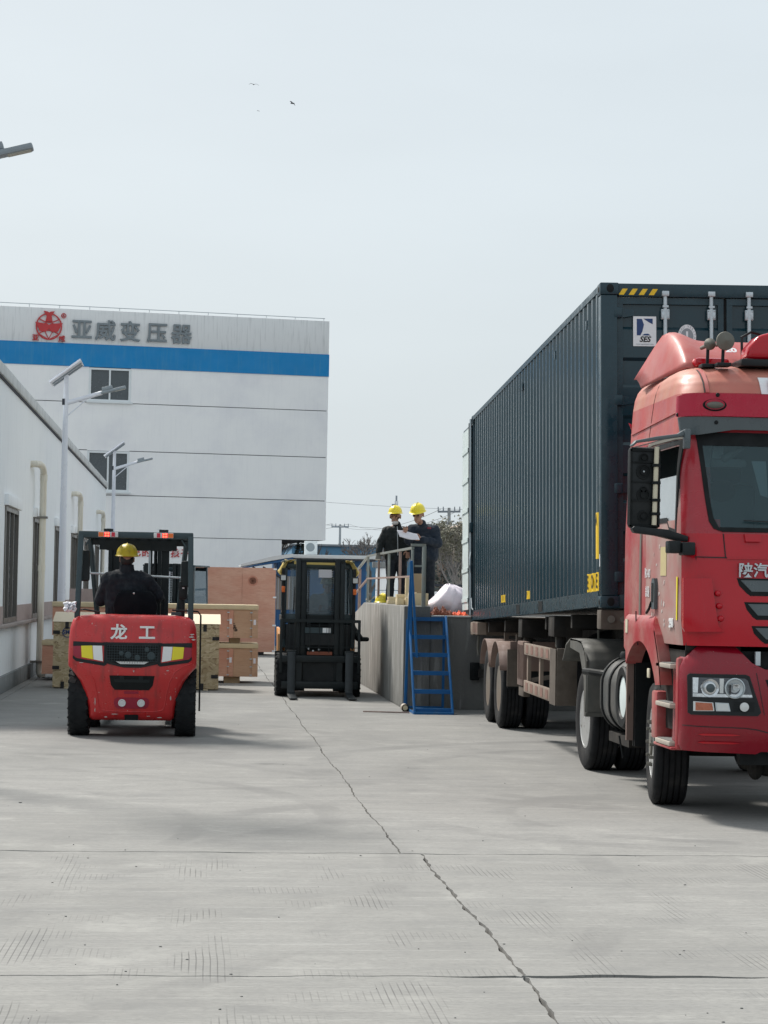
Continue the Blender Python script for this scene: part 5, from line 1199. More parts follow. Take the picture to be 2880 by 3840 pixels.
def sx_(y, z):
    s, r = interp(z, ST), rad(z); d = y - interp(z, YT)
    if d < r: e = max(0, r - d); s += r - sqrt(max(0, r * r - min(e, r) ** 2))
    return s
def sect(z, ny=14, na=7, nf=30):
    s, r, y0 = interp(z, ST), rad(z), interp(z, YT); pts = []
    bk_ = .035
    for i in range(ny): pts.append((s, CB + (y0 + r + bk_ - CB) * i / ny))
    for i in range(na): a = pi / 2 * i / na; pts.append((s + r - r * cos(a), y0 + bk_ + r - r * sin(a)))
    for i in range(nf + 1): x = s + r + (CW - 2 * s - 2 * r) * i / nf; pts.append((x, y0 + .035 * min(1, abs((x - 1.25) / (1.25 - s - r))) ** 4))
    for i in range(1, na + 1): a = pi / 2 * (1 - i / na); pts.append((CW - s - r + r * cos(a), y0 + bk_ + r - r * sin(a)))
    for i in range(1, ny + 1): pts.append((CW - s, y0 + r + bk_ + (CB - y0 - r - bk_) * i / ny))
    return pts
NY, NA, NF = 14, 7, 30
def shell(name, mat, z0, z1, nz, c0, c1, skip=None, parent=tk):
    b = B(); g = []
    for j in range(nz + 1):
        z = z0 + (z1 - z0) * j / nz; s = sect(z); g.append([b.bm.verts.new((s[i][0], s[i][1], z)) for i in range(c0, c1 + 1)])
    for j in range(nz):
        for i in range(c1 - c0):
            if skip:
                m = (g[j][i].co + g[j + 1][i + 1].co) / 2
                if skip(m.x, m.y, m.z): continue
            b.bm.faces.new((g[j][i], g[j][i + 1], g[j + 1][i + 1], g[j + 1][i]))
    o = b.out(name, mat, parent, smooth=True, ang=50, recalc=False)
    return o
TOT = NY + NA + NF + NA + NY
fr0, fr1 = NY + 2, TOT - NY - 2
def wsh(x, y, z): xl = .195 + .075 * (3.12 - z) / .7 + max(0, 2.46 - z) * .5; return 2.345 < z < 3.11 and xl < x < CW - xl and y < .5
cabp = shell('front_panel', 'truck_red', 1.40, 2.30, 12, fr0, fr1)
shell('windscreen_surround', 'truck_red_faded', 2.30, 3.46, 30, fr0, fr1, wsh); bpy.data.objects['windscreen_surround'].data.materials[0] = mk('pillar_red', (.36, .010, .022), .3, var=.12, coat=.2, dust=(.38, .10, .10), dustamt=(.62, 1.0))
def swin(x, y, z): return 2.40 < z < 3.03 and .30 < y < 1.28
shell('door', 'door_dust', 1.40, 3.12, 34, 6, fr0, swin); shell('rear_side_panel', 'truck_red_dusty', 1.40, 3.12, 18, 0, 6)
shell('upper_side', 'truck_red_faded', 3.12, 3.46, 8, 0, fr0); shell('right_side', 'truck_red_dusty', 1.40, 3.46, 14, fr1, TOT)
roof = shell('roof', 'roof_faded', 3.46, 3.745, 16, 0, TOT)
b = B(); s = sect(3.745); b.bm.faces.new([b.bm.verts.new((x, y, 3.745)) for x, y in s]); b.out('roof_top', 'roof_faded', roof)
bx('back_wall', 'truck_red_dusty', tk, .10, CW - .10, CB - .03, CB, 1.40, 3.44); bx('cab_floor', 'chassis', tk, .05, CW - .05, .10, CB, 1.36, 1.42)
# interior
it = bx('dashboard', 'interior', tk, .12, CW - .12, .20, .62, 1.9, 2.34, .05); bx('bunk_curtain', 'curtain', tk, .10, CW - .1, 1.75, 1.78, 1.6, 3.3)
bx('head_lining', 'interior', tk, .1, CW - .1, .40, 1.75, 3.25, 3.30)
for x in (.35, 1.65): bx('seat', 'interior', tk, x, x + .5, 1.0, 1.15, 1.6, 2.75, .05); bx('seat_headrest', 'interior', tk, x + .12, x + .38, 1.02, 1.12, 2.76, 2.98, .04)
def skin(name, mat, pts, fmap, cuts_a, cuts_b, th, parent=tk, smooth=True, bevel=0):
    """panel cut from a 2-D outline, bent on to a skin by fmap(a, b) and thickened by vector th"""
    bm = bmesh.new(); bm.faces.new([bm.verts.new((a, 0, c)) for a, c in pts])
    for v in cuts_a: bmesh.ops.bisect_plane(bm, geom=bm.verts[:] + bm.edges[:] + bm.faces[:], plane_co=(v, 0, 0), plane_no=(1, 0, 0))
    for v in cuts_b: bmesh.ops.bisect_plane(bm, geom=bm.verts[:] + bm.edges[:] + bm.faces[:], plane_co=(0, 0, v), plane_no=(0, 0, 1))
    for v in bm.verts: v.co = V(*fmap(v.co.x, v.co.z))
    r = bmesh.ops.extrude_face_region(bm, geom=bm.faces[:])
    for v in r['geom']:
        if isinstance(v, bmesh.types.BMVert): v.co += V(*th)
    bb = B(); bb.bm.free(); bb.bm = bm
    return bb.out(name, mat, parent, smooth=smooth, ang=40, bevel=bevel)
def fr(step, a=0, c=2.5): n = int((c - a) / step); return [a + step * i for i in range(1, n)]
XC = [.02, .04, .06, .08, .10, .12, .15, .18, .21, .3, .5, .8, 1.25, 1.7, 2.0, 2.2, 2.29, 2.32, 2.35, 2.38, 2.4, 2.42, 2.44, 2.46, 2.48]
def onfront(name, mat, pts, d=.006, th=.012, parent=cabp, cz=()):
    zs = [p[1] for p in pts]; st = (max(zs) - min(zs)) / 8
    return skin(name, mat, pts, lambda x, z: (x, fy(x, z) - d, z), XC, list(cz) or [min(zs) + st * i for i in range(1, 8)], (0, th, 0), parent)
def onside(name, mat, pts, d=.005, th=.01, parent=tk, off=0):
    zs = [p[1] for p in pts]; st = (max(zs) - min(zs)) / 8; ys = [p[0] for p in pts]; sy = (max(ys) - min(ys)) / 8
    return skin(name, mat, pts, lambda y, z: (sx_(y, z) - d + off, y, z), [min(ys) + sy * i for i in range(1, 8)], [min(zs) + st * i for i in range(1, 8)], (th, 0, 0), parent)
def mir(pts): return pts + [(CW - x, z) for x, z in pts[::-1]]
# windscreen with black band
ws_o = mir([(1.25, 2.315), (.34, 2.318), (.265, 2.345), (.225, 2.41), (.205, 2.55), (.150, 3.10), (.152, 3.13), (1.25, 3.13)][:-1] + [(1.24, 3.13)])
b_ = onfront('windscreen', 'glass_truck', [(.29, 2.35), (.25, 2.42), (.235, 2.55), (.185, 3.12), (2.315, 3.12), (2.265, 2.55), (2.25, 2.42), (2.21, 2.35)], .004, .006, tk)
band = [((.33, 2.315), (1.25, 2.315), (1.25, 2.352), (.30, 2.352)), ((.33, 2.315), (.30, 2.352), (.262, 2.43), (.225, 2.40), (.26, 2.34)), ((.225, 2.40), (.262, 2.43), (.245, 2.55), (.196, 3.12), (.158, 3.12), (.208, 2.55)), ((.17, 3.02), (1.25, 3.02), (1.25, 3.13), (.15, 3.13))]
for p in band:
    onfront('windscreen_seal', 'gasket', list(p), .007, .012, b_); onfront('windscreen_seal', 'gasket', [(CW - x, z) for x, z in p], .007, .012, b_)
onfront('wiper', 'black_plastic', [(.50, 2.405), (1.30, 2.375), (1.30, 2.392), (.50, 2.413)], .035, .012, b_); onfront('wiper', 'black_plastic', [(1.4, 2.375), (2.1, 2.40), (2.1, 2.41), (1.4, 2.392)], .035, .012, b_)
onfront('permit_sticker', 'label_white', [(.60, 2.90), (.72, 2.90), (.72, 2.60), (.66, 2.62)], -.012, .003, b_); bx('sun_visor_pad', 'visor_pad', tk, .30, .62, .42, .50, 2.85, 2.93, .035); B().cap((.43, .42, 2.93), (.56, .40, 3.0), .035, .02).out('sun_visor_knob', 'visor_pad', tk, smooth=True)
B().ball((.40, .40, 2.66), (.12, .04, .09), 20, 12).out('dash_mirror', 'gasket', tk, smooth=True); bx('note_card', 'label_white', tk, .33, .43, .47, .475, 2.92, 3.06)
bx('number_card', 'label_white', tk, .22, .26, .30, .31, 3.06, 3.085)
# seams and hood details
onfront('hood_seam', 'seam', mir([(.10, 2.106), (.36, 2.104), (.36, 2.112), (.10, 2.114)])[:4], .004, .008); onfront('hood_seam', 'seam', [(.345, 2.108), (.353, 2.108), (.34, 2.30), (.332, 2.30)], .004, .008)
onfront('bonnet_step', 'truck_red', mir([(.36, 2.095), (.36, 2.108), (1.25, 2.106), (1.25, 2.095)][:2] + [(1.24, 2.108), (1.24, 2.095)][:0]) if False else [(.36, 2.098), (2.14, 2.098), (2.14, 2.108), (.36, 2.108)], .010, .014)
onfront('panel_gap', 'seam', [(.112, 1.42), (.119, 1.42), (.119, 2.104), (.112, 2.104)], .003, .008); onfront('panel_gap', 'seam', [(2.381, 1.42), (2.388, 1.42), (2.388, 2.104), (2.381, 2.104)], .003, .008)
onfront('bonnet_catch', 'truck_red', [(.51, 2.24), (.63, 2.24), (.64, 2.30), (.50, 2.30)], .03, .035)
for i, (xa, za, xb, zb) in enumerate(((.44, 1.945, .55, 1.805), (.50, 1.755, .60, 1.615), (.56, 1.565, .67, 1.425))):
    onfront('grille_slot', 'gasket', [(xa, za), (xa + .02, za - .06), (xb - .03, zb + .02), (xb, zb), (CW - xb, zb), (CW - xb + .03, zb + .02), (CW - xa - .02, za - .06), (CW - xa, za)], .003, .02)
    onfront('grille_bar', 'visor_grey', [(xa + .03, za - .015), (CW - xa - .03, za - .015), (CW - xb, zb + .035), (xb + .01, zb + .035)], .005, .003)
text('brand_characters', '陕汽·德龙', .122, 'zinc', tk, (.445, fy(.6, 2.0) - .018, 2.002), ext=.008, off=.002, align='LEFT')
# corner deflector and its studs
cd = skin('corner_deflector', 'truck_red', [(.035, 1.94), (.25, 1.94), (.285, 1.70), (.31, 1.56), (.36, 1.515), (.05, 1.51), (.035, 1.54)], lambda x, z: (x - .02, fy(max(x, .05), z) - .055 + .05 * max(0, (x - .2) / .16), z), XC, (1.55, 1.6, 1.7, 1.8, 1.9), (.0, .05, 0), tk, bevel=0)
for z in (1.62, 1.72, 1.82): B().ball((.285 + (1.82 - z) * .12, fy(.3, z) - .01, z), (.028, .03, .025), 12, 8).out('deflector_stud', 'truck_red', cd, smooth=True)
skin('corner_deflector', 'truck_red', [(2.465, 1.94), (2.25, 1.94), (2.19, 1.56), (2.14, 1.515), (2.45, 1.51)], lambda x, z: (x + .02, fy(min(x, 2.45), z) - .055, z), XC, (1.6, 1.75), (0, .05, 0), tk)
# visor
def vis(name, mat, pts, dy, parent=tk): return skin(name, mat, pts, lambda x, z: (x, .16 + dy + (.10 * (1 - min(1, min(x, CW - x) / .22)) ** 2 * 1.6) + (3.43 - z) * .12, z), XC, (3.2, 3.3, 3.4), (0, .05, 0), parent)
vr = vis('visor', 'visor_red', [(.005, 3.42), (.06, 3.435), (1.25, 3.44), (2.44, 3.435), (2.495, 3.42), (2.495, 3.255), (.005, 3.255)], .0)
vg = vis('visor_lower', 'visor_grey', [(.02, 3.25), (2.48, 3.25), (2.46, 3.10), (2.33, 3.10), (2.05, 3.15), (.45, 3.15), (.17, 3.105), (.04, 3.105)], .012)
for sg in (0, 1):
    x = .28 if not sg else CW - .28; e = B(); e.lathe([(.10, 0), (.092, -.012), (.075, .0), (0, .0)], (0, 0, 0), 'y', 28); o = e.out('lamp_socket', 'gasket', vr, smooth=True); o.location = (x, .175, 3.345); o.scale = (1, 1, .52)
    e = B(); e.ball((0, 0, 0), (.072, .035, .028), 18, 10); o = e.out('marker_lamp', 'horn_grey', vr, smooth=True); o.location = (x, .165, 3.343)
for (x, z, p) in ((.30, 3.425, vr), (.30, 3.205, vg), (.015, 3.27, vr)): B().lathe([(.018, .004), (.016, -.006), (0, -.007)], (x, .158 + (3.43 - z) * .12 + (.015 if p is vg else 0) + (.15 if x < .1 else 0), z), 'y', 12).out('visor_bolt', 'gasket', p)
# roof lights, deflector
onfront('roof_seam', 'seam', [(.235, 3.46), (.243, 3.46), (.243, 3.70), (.235, 3.70)], .004, .008, roof); onfront('roof_seam', 'truck_red_faded', [(.247, 3.46), (.275, 3.46), (.275, 3.69), (.247, 3.69)], .006, .008, roof)
pl = onfront('roof_plate', 'label_white', [(.70, 3.455), (1.8, 3.455), (1.8, 3.60), (.69, 3.60)], .012, .012, roof)
bx('dash_papers', 'label_white', tk, .75, 1.05, .34, .50, 2.345, 2.36); bx('dash_box', 'black_plastic', tk, 1.2, 1.5, .3, .5, 2.345, 2.45, .02)
for i, ch in enumerate('E'): text('plate_character', ch, .16, 'lamp_red', tk, (.80, fy(.8, 3.53) - .035, 3.53), (radians(62), 0, 0), .002, .008)
for (x, y, z, r_) in ((.33, .62, 3.885, .050), (.43, .50, 3.90, .078)):
    hn = B(); hn.lathe([(.0, -.10), (.012, -.095), (r_ * .95, -.06), (r_, -.045), (r_ * .8, -.03), (r_ * .35, 0), (.018, .06), (.016, .25)], (x, y, z), 'y', 24); ho = hn.out('air_horn', 'horn_grey', tk, smooth=True)
    B().cyl((x, y + .02, z - r_ * .3), (x, y + .04, 3.70), .014).out('horn_stalk', 'black_plastic', ho)
    bx('horn_foot', 'black_plastic', ho, x - .06, x + .06, y - .03, y + .1, 3.695, 3.725, .005)
bk_ = B(); bk_.poly([(.62, .50, 3.76), (.64, .50, 3.86), (.72, .50, 3.96), (.82, .50, 3.99), (1.0, .50, 3.98), (1.12, .5, 3.88), (1.14, .5, 3.76)], (0, .26, 0)); bk_.out('beacon_cover', 'truck_red', tk, bevel=.035, seg=3); bx('beacon_base', 'black_plastic', tk, .57, 1.2, .46, .80, 3.70, 3.76, .01)
B().tube([(.66, .8, 3.80), (.66, .82, 3.98), (.75, .85, 4.03), (.9, .86, 4.0)], .012, 7).out('beacon_cable', 'black_plastic', tk, smooth=True)
def defl(u, v):
    """roof air deflector: u across, v from front lip to rear top edge"""
    x = .04 + 2.42 * u; e = abs(u - .5) * 2; side = max(0, (e - .87) / .13)
    zt = 4.04 + .075 * math.exp(-((e - .82) / .11) ** 2) - .30 * side ** 1.2
    yl = .86 + 1.1 * side ** 1.3; zl = 3.715 - .07 * side
    yr = 1.75 + .5 * side
    t = v; k_ = sin(t * pi / 2)
    x += (.05 * (1 if u > .5 else -1)) * side * (1 - t) * 0
    return V(x, yl + (yr - yl) * t, zl + (zt - zl) * k_ ** .8)
b = B(); b.grid(defl, 64, 18); o = b.out('roof_deflector', 'truck_red_faded', tk, smooth=True, ang=60); o.modifiers.new('Thick', 'SOLIDIFY').thickness = .012
bx('deflector_lamp_bump', 'truck_red', tk, .26, .56, .80, 1.1, 3.72, 3.80, .03); text('deflector_print', '20', .10, 'label_white', tk, (.62, 1.02, 3.89), (radians(35), 0, 0), .002, .004)
# bumper
def by(x, z):
    xx = min(x, CW - x); r = .22; y = -.07
    if xx < r: y += r - sqrt(max(0, r * r - (r - max(xx, 0)) ** 2))
    if z > 1.22: y += (z - 1.22) * .62
    if z < .68: y += (.68 - z) * .25
    return y + .012 * ((z - .9) / .3) ** 2
BX = XC; bz = [.6, .64, .68, .74, .8, .9, 1.0, 1.1, 1.18, 1.24, 1.28, 1.33, 1.37]
def bump_(name, mat, pts, d=0., th=.25, parent=None, zc=bz): return skin(name, mat, pts, lambda x, z: (x, by(x, z) - d, z), BX, zc, (0, th, 0), parent or tk)
bp = bump_('bumper', 'truck_red', mir([(1.24, 1.21), (.66, 1.22), (.56, 1.27), (.49, 1.35), (.43, 1.415), (.17, 1.42), (.10, 1.36), (.035, 1.29), (.004, 1.22), (.004, .60), (.03, .565), (.6, .545), (.64, .565), (1.24, .565)][::-1]), 0, .22)
bpy.data.objects['bumper'].data.materials[0] = mk('bumper_red', (.23, .003, .014), .22, var=.1, coat=.3, spec=.35, rvar=.05, dust=(.30, .13, .12), dustamt=(.80, 1.1), dscale=2.6, chip=(.40, .30, .28), chipt=.70, chips=30)
for m in (lambda p: p, lambda p: [(CW - x, z) for x, z in p]):
    bump_('bumper_seam', 'seam', m([(.02, .770), (.50, .757), (.60, .745), (.70, .72), (.70, .712), (.60, .737), (.50, .750), (.02, .763)]), .003, .01, bp)
    bump_('bumper_seam', 'seam', m([(.575, 1.24), (.580, 1.24), (.655, .86), (.65, .86)]), .003, .01, bp)
    for z in (.70, .635): bump_('bumper_rib', 'truck_red', m([(.12, z), (.16, z + .008), (.40, z + .004), (.47, z - .004), (.40, z - .010), (.16, z - .008)]), .012, .02, bp)
    hl = bump_('headlamp_housing', 'black_plastic', m([(.045, 1.165), (.06, 1.18), (.50, 1.178), (.53, 1.165), (.625, .88), (.60, .852), (.07, .855), (.05, .87)]), .008, .03, bp)
    ln = bump_('headlamp', 'head_dark', m([(.075, 1.152), (.49, 1.148), (.515, 1.13), (.555, 1.0), (.545, .992), (.075, .995)]), .0125, .01, hl)
    x0 = m([(.205, 1.07)])[0][0]; x1 = m([(.405, 1.07)])[0][0]; xf = m([(.485, .923)])[0][0]
    B().lathe([(.075, .0), (.072, -.018), (.055, -.012), (.045, -.03), (.0, -.034)], (x0, by(x0, 1.07) - .012, 1.07), 'y', 28).out('projector_lens', 'head_refl', ln, smooth=True); B().lathe([(.036, .0), (.034, -.008), (0, -.014)], (x0, by(x0, 1.07) - .044, 1.07), 'y', 20).out('projector_bulb', 'head_lens', ln, smooth=True)
    B().lathe([(.082, .0), (.082, -.022), (.074, -.026), (.070, -.010), (.045, .0), (.02, -.004), (.018, -.018), (0, -.02)], (x1, by(x1, 1.07) - .012, 1.07), 'y', 30).out('main_beam', 'zinc', ln, smooth=True)
    bx('beam_reflector', 'head_refl', ln, x1 - .02, x1 + .035, by(x1, 1.07) - .038, by(x1, 1.07) - .034, 1.075, 1.105); bx('beam_reflector', 'head_dark', ln, x1 - .05, x1 - .03, by(x1, 1.07) - .036, by(x1, 1.07) - .033, 1.02, 1.10)
    bump_('headlamp_trim', 'head_refl', m([(.08, 1.025), (.545, 1.02), (.550, 1.0), (.08, .998)]), .018, .006, ln); bump_('headlamp_trim', 'head_refl', m([(.08, 1.15), (.12, 1.15), (.115, 1.03), (.08, 1.03)]), .018, .006, ln); bump_('headlamp_trim', 'lamp_clear', m([(.285, 1.145), (.32, 1.145), (.315, 1.03), (.285, 1.03)]), .016, .004, ln)
    bump_('turn_lamp', 'lamp_clear', m([(.085, .962), (.235, .955), (.245, .888), (.085, .885)]), .0125, .01, hl); bump_('turn_lens', 'turn_amber', m([(.10, .955), (.225, .950), (.235, .893), (.10, .890)]), .015, .003, hl)
    bump_('side_lamp', 'zinc', m([(.25, .956), (.36, .952), (.375, .887), (.258, .887)]), .0125, .01, hl); bump_('side_lens', 'lamp_clear', m([(.262, .948), (.352, .945), (.362, .895), (.268, .895)]), .015, .003, hl)
    B().lathe([(.036, 0), (.036, -.014), (.028, -.016), (0, -.02)], (xf, by(xf, .923) - .010, .923), 'y', 20).out('fog_lamp', 'lamp_clear', hl, smooth=True)
    for i in range(5): bump_('housing_slat', 'gasket', m([(.40, .89 + i * .016), (.57, .89 + i * .016), (.565, .895 + i * .016), (.40, .895 + i * .016)]), .012, .004, hl)
bump_('centre_intake', 'gasket', [(.66, 1.14), (.70, 1.02), (.76, .98), (1.74, .98), (1.80, 1.02), (1.84, 1.14)], .003, .02, bp); bump_('centre_intake', 'gasket', [(.72, .94), (.76, .80), (1.74, .80), (1.78, .94)], .003, .02, bp)
bump_('bumper_lip', 'deco_white', [(.70, .562), (1.8, .562), (1.8, .572), (.70, .572)], .01, .02, bp)
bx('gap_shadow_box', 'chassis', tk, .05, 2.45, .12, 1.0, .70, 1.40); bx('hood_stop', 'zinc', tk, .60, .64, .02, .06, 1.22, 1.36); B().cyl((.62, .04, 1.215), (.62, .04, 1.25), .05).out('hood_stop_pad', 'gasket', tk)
# fender, steps
def arch(a0, a1, n, R, cy=1.47, cz=.56): return [(cy + R * cos(a0 + (a1 - a0) * i / n), cz + R * sin(a0 + (a1 - a0) * i / n)) for i in range(n + 1)]
fpts = [(2.12, 1.33), (2.14, 1.62), (2.0, 1.66), (1.15, 1.66), (.95, 1.60), (.80, 1.47), (.66, 1.28), (.58, 1.06), (.80, 1.05)] + arch(radians(143), radians(48), 14, .84)[0:] + [(2.05, 1.30)]
fd = skin('front_fender', 'truck_red_dusty', fpts, lambda y, z: (-.045 + .05 * max(0, (1.0 - y) / .4) ** 2 * 0 + .10 * max(0, (z - 1.55) / .11) ** 2, y, z), [.7, .8, .9, 1.0, 1.1, 1.3, 1.5, 1.7, 1.9], [1.1, 1.2, 1.3, 1.4, 1.5, 1.56, 1.6, 1.63], (.14, 0, 0), tk)
skin('fender_front_face', 'truck_red_faded', [(-.045, 1.06), (.10, 1.06), (.12, 1.45), (.06, 1.62), (-.02, 1.60), (-.045, 1.50)], lambda x, z: (x, .58 + max(0, (z - 1.06)) ** 1.4 * .85, z), [0, .05], [1.12, 1.2, 1.28, 1.36, 1.44, 1.5, 1.56], (0, .04, 0), fd)
bx('fender_reflector', 'cream_plastic', fd, -.052, -.044, 1.95, 2.04, 1.46, 1.58); bx('side_marker', 'cream_plastic', fd, -.06, -.045, .98, 1.06, 1.10, 1.18, .01)
onside('fender_seam', 'seam', [(1.62, 1.36), (1.626, 1.36), (1.626, 1.655), (1.62, 1.655)], 0, .01, fd, -.048)
sp = bx('step_panel', 'truck_red_dusty', tk, .10, .16, .16, .98, .56, 1.06); bx('step_side', 'truck_red_dusty', sp, -.03, .12, .80, 1.0, .60, 1.0, .02); bx('step_side', 'truck_red_dusty', sp, -.005, .12, .14, .22, .56, 1.30, .02)
for z in (1.225, .905, .60): 
    tr = bx('step_tread', 'step_alu', sp, -.045, .12, .24, .78, z - .018, z + .018, .006); bx('step_grip', 'pebble', tr, -.03, .1, .27, .75, z + .019, z + .024)
bx('step_lip', 'truck_red_dusty', sp, -.04, .10, .20, .86, .555, .58, .01)
# door furniture
onside('door_gap', 'seam', [(1.60, 1.43), (1.614, 1.43), (1.614, 3.10), (1.60, 3.10)], .003, .01); onside('door_gap', 'seam', [(1.08, 1.425), (1.614, 1.425), (1.614, 1.437), (1.08, 1.437)], .003, .01)
onside('door_edge_strip', 'horn_grey', [(1.64, 1.45), (1.70, 1.45), (1.70, 2.95), (1.64, 2.95)], .004, .006)
hg = onside('door_handle', 'visor_grey', [(.95, 1.68), (1.06, 1.68), (1.08, 1.74), (1.08, 1.90), (1.05, 1.94), (.97, 1.94), (.95, 1.90)], .03, .03); onside('handle_recess', 'gasket', [(.98, 1.74), (1.05, 1.74), (1.05, 1.90), (.98, 1.90)], .033, .004, hg); B().tube([(-.03, 1.06, 1.74), (-.04, 1.10, 1.68), (-.04, 1.2, 1.645)], .012, 6).out('handle_strap', 'gasket', hg)
onside('side_window_glass', 'glass_milky', [(.30, 2.40), (.33, 2.78), (1.28, 2.78), (1.28, 2.40)], -.012, .006); onside('side_window_gap', 'interior', [(.30, 2.78), (.33, 3.04), (1.28, 3.04), (1.28, 2.78)], -.25, .006)
for p in ([(.27, 2.30), (.31, 2.30), (.36, 3.06), (.32, 3.06)], [(.32, 3.03), (1.30, 3.03), (1.30, 3.07), (.32, 3.07)], [(1.26, 2.42), (1.30, 2.42), (1.30, 3.05), (1.26, 3.05)], [(.62, 2.40), (1.30, 2.40), (1.30, 2.44), (.66, 2.44)], [(.62, 2.40), (.66, 2.44), (.55, 2.36), (.52, 2.33)], [(.27, 2.30), (.54, 2.33), (.54, 2.36), (.27, 2.33)]): onside('window_seal', 'gasket', p, .006, .012)
for p in ([(.62, 1.96), (.84, 1.96), (.84, 2.20), (.62, 2.20)],): onside('yellow_sticker', 'sticker_yellow', p, .004, .004)
onside('yellow_strip', 'deco_yellow', [(.19, 1.60), (.225, 1.60), (.225, 1.95), (.19, 1.95)], .006, .004)
onside('door_plate', 'cream_plastic', [(1.30, 1.50), (1.42, 1.50), (1.42, 1.57), (1.30, 1.57)], .005, .004)
for z, s in ((1.98, '陕G 4427'), (1.82, '总质量')): text('door_lettering', s, .10, 'label_white', tk, (-.006, 1.34, z), (pi / 2, 0, -pi / 2), .001, .0, sx=.55)
rr = random.Random(3)
for i in range(16):
    y, z, w, h = rr.uniform(.45, 1.5), rr.uniform(1.5, 2.25), rr.uniform(.006, .03), rr.uniform(.01, .05)
    onside('paint_scratch', 'scrape', [(y + w * cos(2 * pi * k_ / 7) * rr.uniform(.4, 1.2), z + h * sin(2 * pi * k_ / 7) * rr.uniform(.4, 1.2)) for k_ in range(7)], .003, .004)
text('power_number', '290', .10, 'label_white', tk, (-.006, .40, 1.57), (pi / 2, 0, -pi / 2), .003, .004)
onside('trim_line', 'seam', [(.35, 3.105), (1.5, 3.115), (2.3, 3.125), (2.3, 3.131), (1.5, 3.121), (.35, 3.111)], .003, .008); onside('rain_gutter', 'horn_grey', [(.30, 3.075), (1.30, 3.085), (1.5, 3.075), (1.5, 3.095), (1.30, 3.108), (.30, 3.10)], .015, .02)
onside('upper_crease', 'seam', [(1.55, 3.13), (1.556, 3.13), (1.40, 3.66), (1.394, 3.66)], .003, .008); onside('upper_crease', 'truck_red_faded', [(.5, 3.30), (2.3, 3.24), (2.3, 3.255), (.5, 3.32)], .012, .02)
B().poly([(.10, CB + .01, 3.32), (.02, CB + .02, 3.36), (.06, CB + .02, 3.27)], (0, .01, 0)).out('warning_triangle', 'lamp_red', tk)
# mirror
mr = bx('mirror_housing', 'black_plastic', tk, -.42, -.155, .16, .24, 2.33, 2.99, .035)
fr_ = B()
for (xa, xb, za, zb) in ((-.41, -.165, 2.345, 2.36), (-.41, -.165, 2.955, 2.97), (-.41, -.395, 2.345, 2.97), (-.18, -.165, 2.345, 2.97), (-.40, -.19, 2.70, 2.712), (-.40, -.19, 2.86, 2.872), (-.40, -.19, 2.55, 2.562)): fr_.box(xa, xb, .148, .16, za, zb)
fr_.out('mirror_frame', 'gasket', mr)
for (z, r_) in ((2.90, .04), (2.79, .062), (2.64, .03), (2.60, .055), (2.43, .045)): B().lathe([(r_, 0), (r_, -.012), (r_ * .82, -.012), (r_ * .8, -.002), (r_ * .5, -.002), (r_ * .45, -.01), (0, -.01)], (-.30, .158, z), 'y', 24).out('mirror_motor', 'gasket', mr, smooth=True)
B().ball((-.30, .146, 2.79), .008, 8, 6).out('mirror_pivot', 'zinc', mr); B().cyl((-.215, .13, 2.36), (-.20, .13, 2.99), .020).out('mirror_tube', 'cream_plastic', mr, smooth=True)
for z in (2.45, 2.56, 2.70, 2.84): bx('tube_clamp', 'gasket', mr, -.24, -.17, .105, .15, z - .012, z + .012)
ar = B(); ar.poly([(-.40, .12, 2.985), (-.36, .12, 3.02), (-.1, .12, 3.06), (.04, .12, 3.085), (.05, .12, 3.12), (.02, .12, 3.135), (-.03, .12, 3.10), (-.2, .12, 3.075), (-.37, .12, 3.04), (-.41, .12, 3.0)], (0, .09, 0)); ar.out('mirror_arm', 'visor_grey', tk, bevel=.008)
ar = B(); ar.poly([(-.40, .10, 2.33), (-.38, .10, 2.35), (-.1, .10, 2.325), (.06, .10, 2.275), (.06, .10, 2.235), (-.02, .10, 2.235), (-.2, .10, 2.275), (-.38, .10, 2.295)], (0, .10, 0)); ar.out('mirror_arm', 'black_plastic', tk, bevel=.008)
bx('mirror_bracket', 'visor_grey', tk, .02, .07, .10, .18, 2.98, 3.14, .01); bx('kerb_camera', 'black_plastic', tk, -.12, -.025, -.02, .14, 2.135, 2.235, .012); bx('kerb_camera', 'black_plastic', tk, -.02, .085, -.05, .10, 2.12, 2.225, .012)
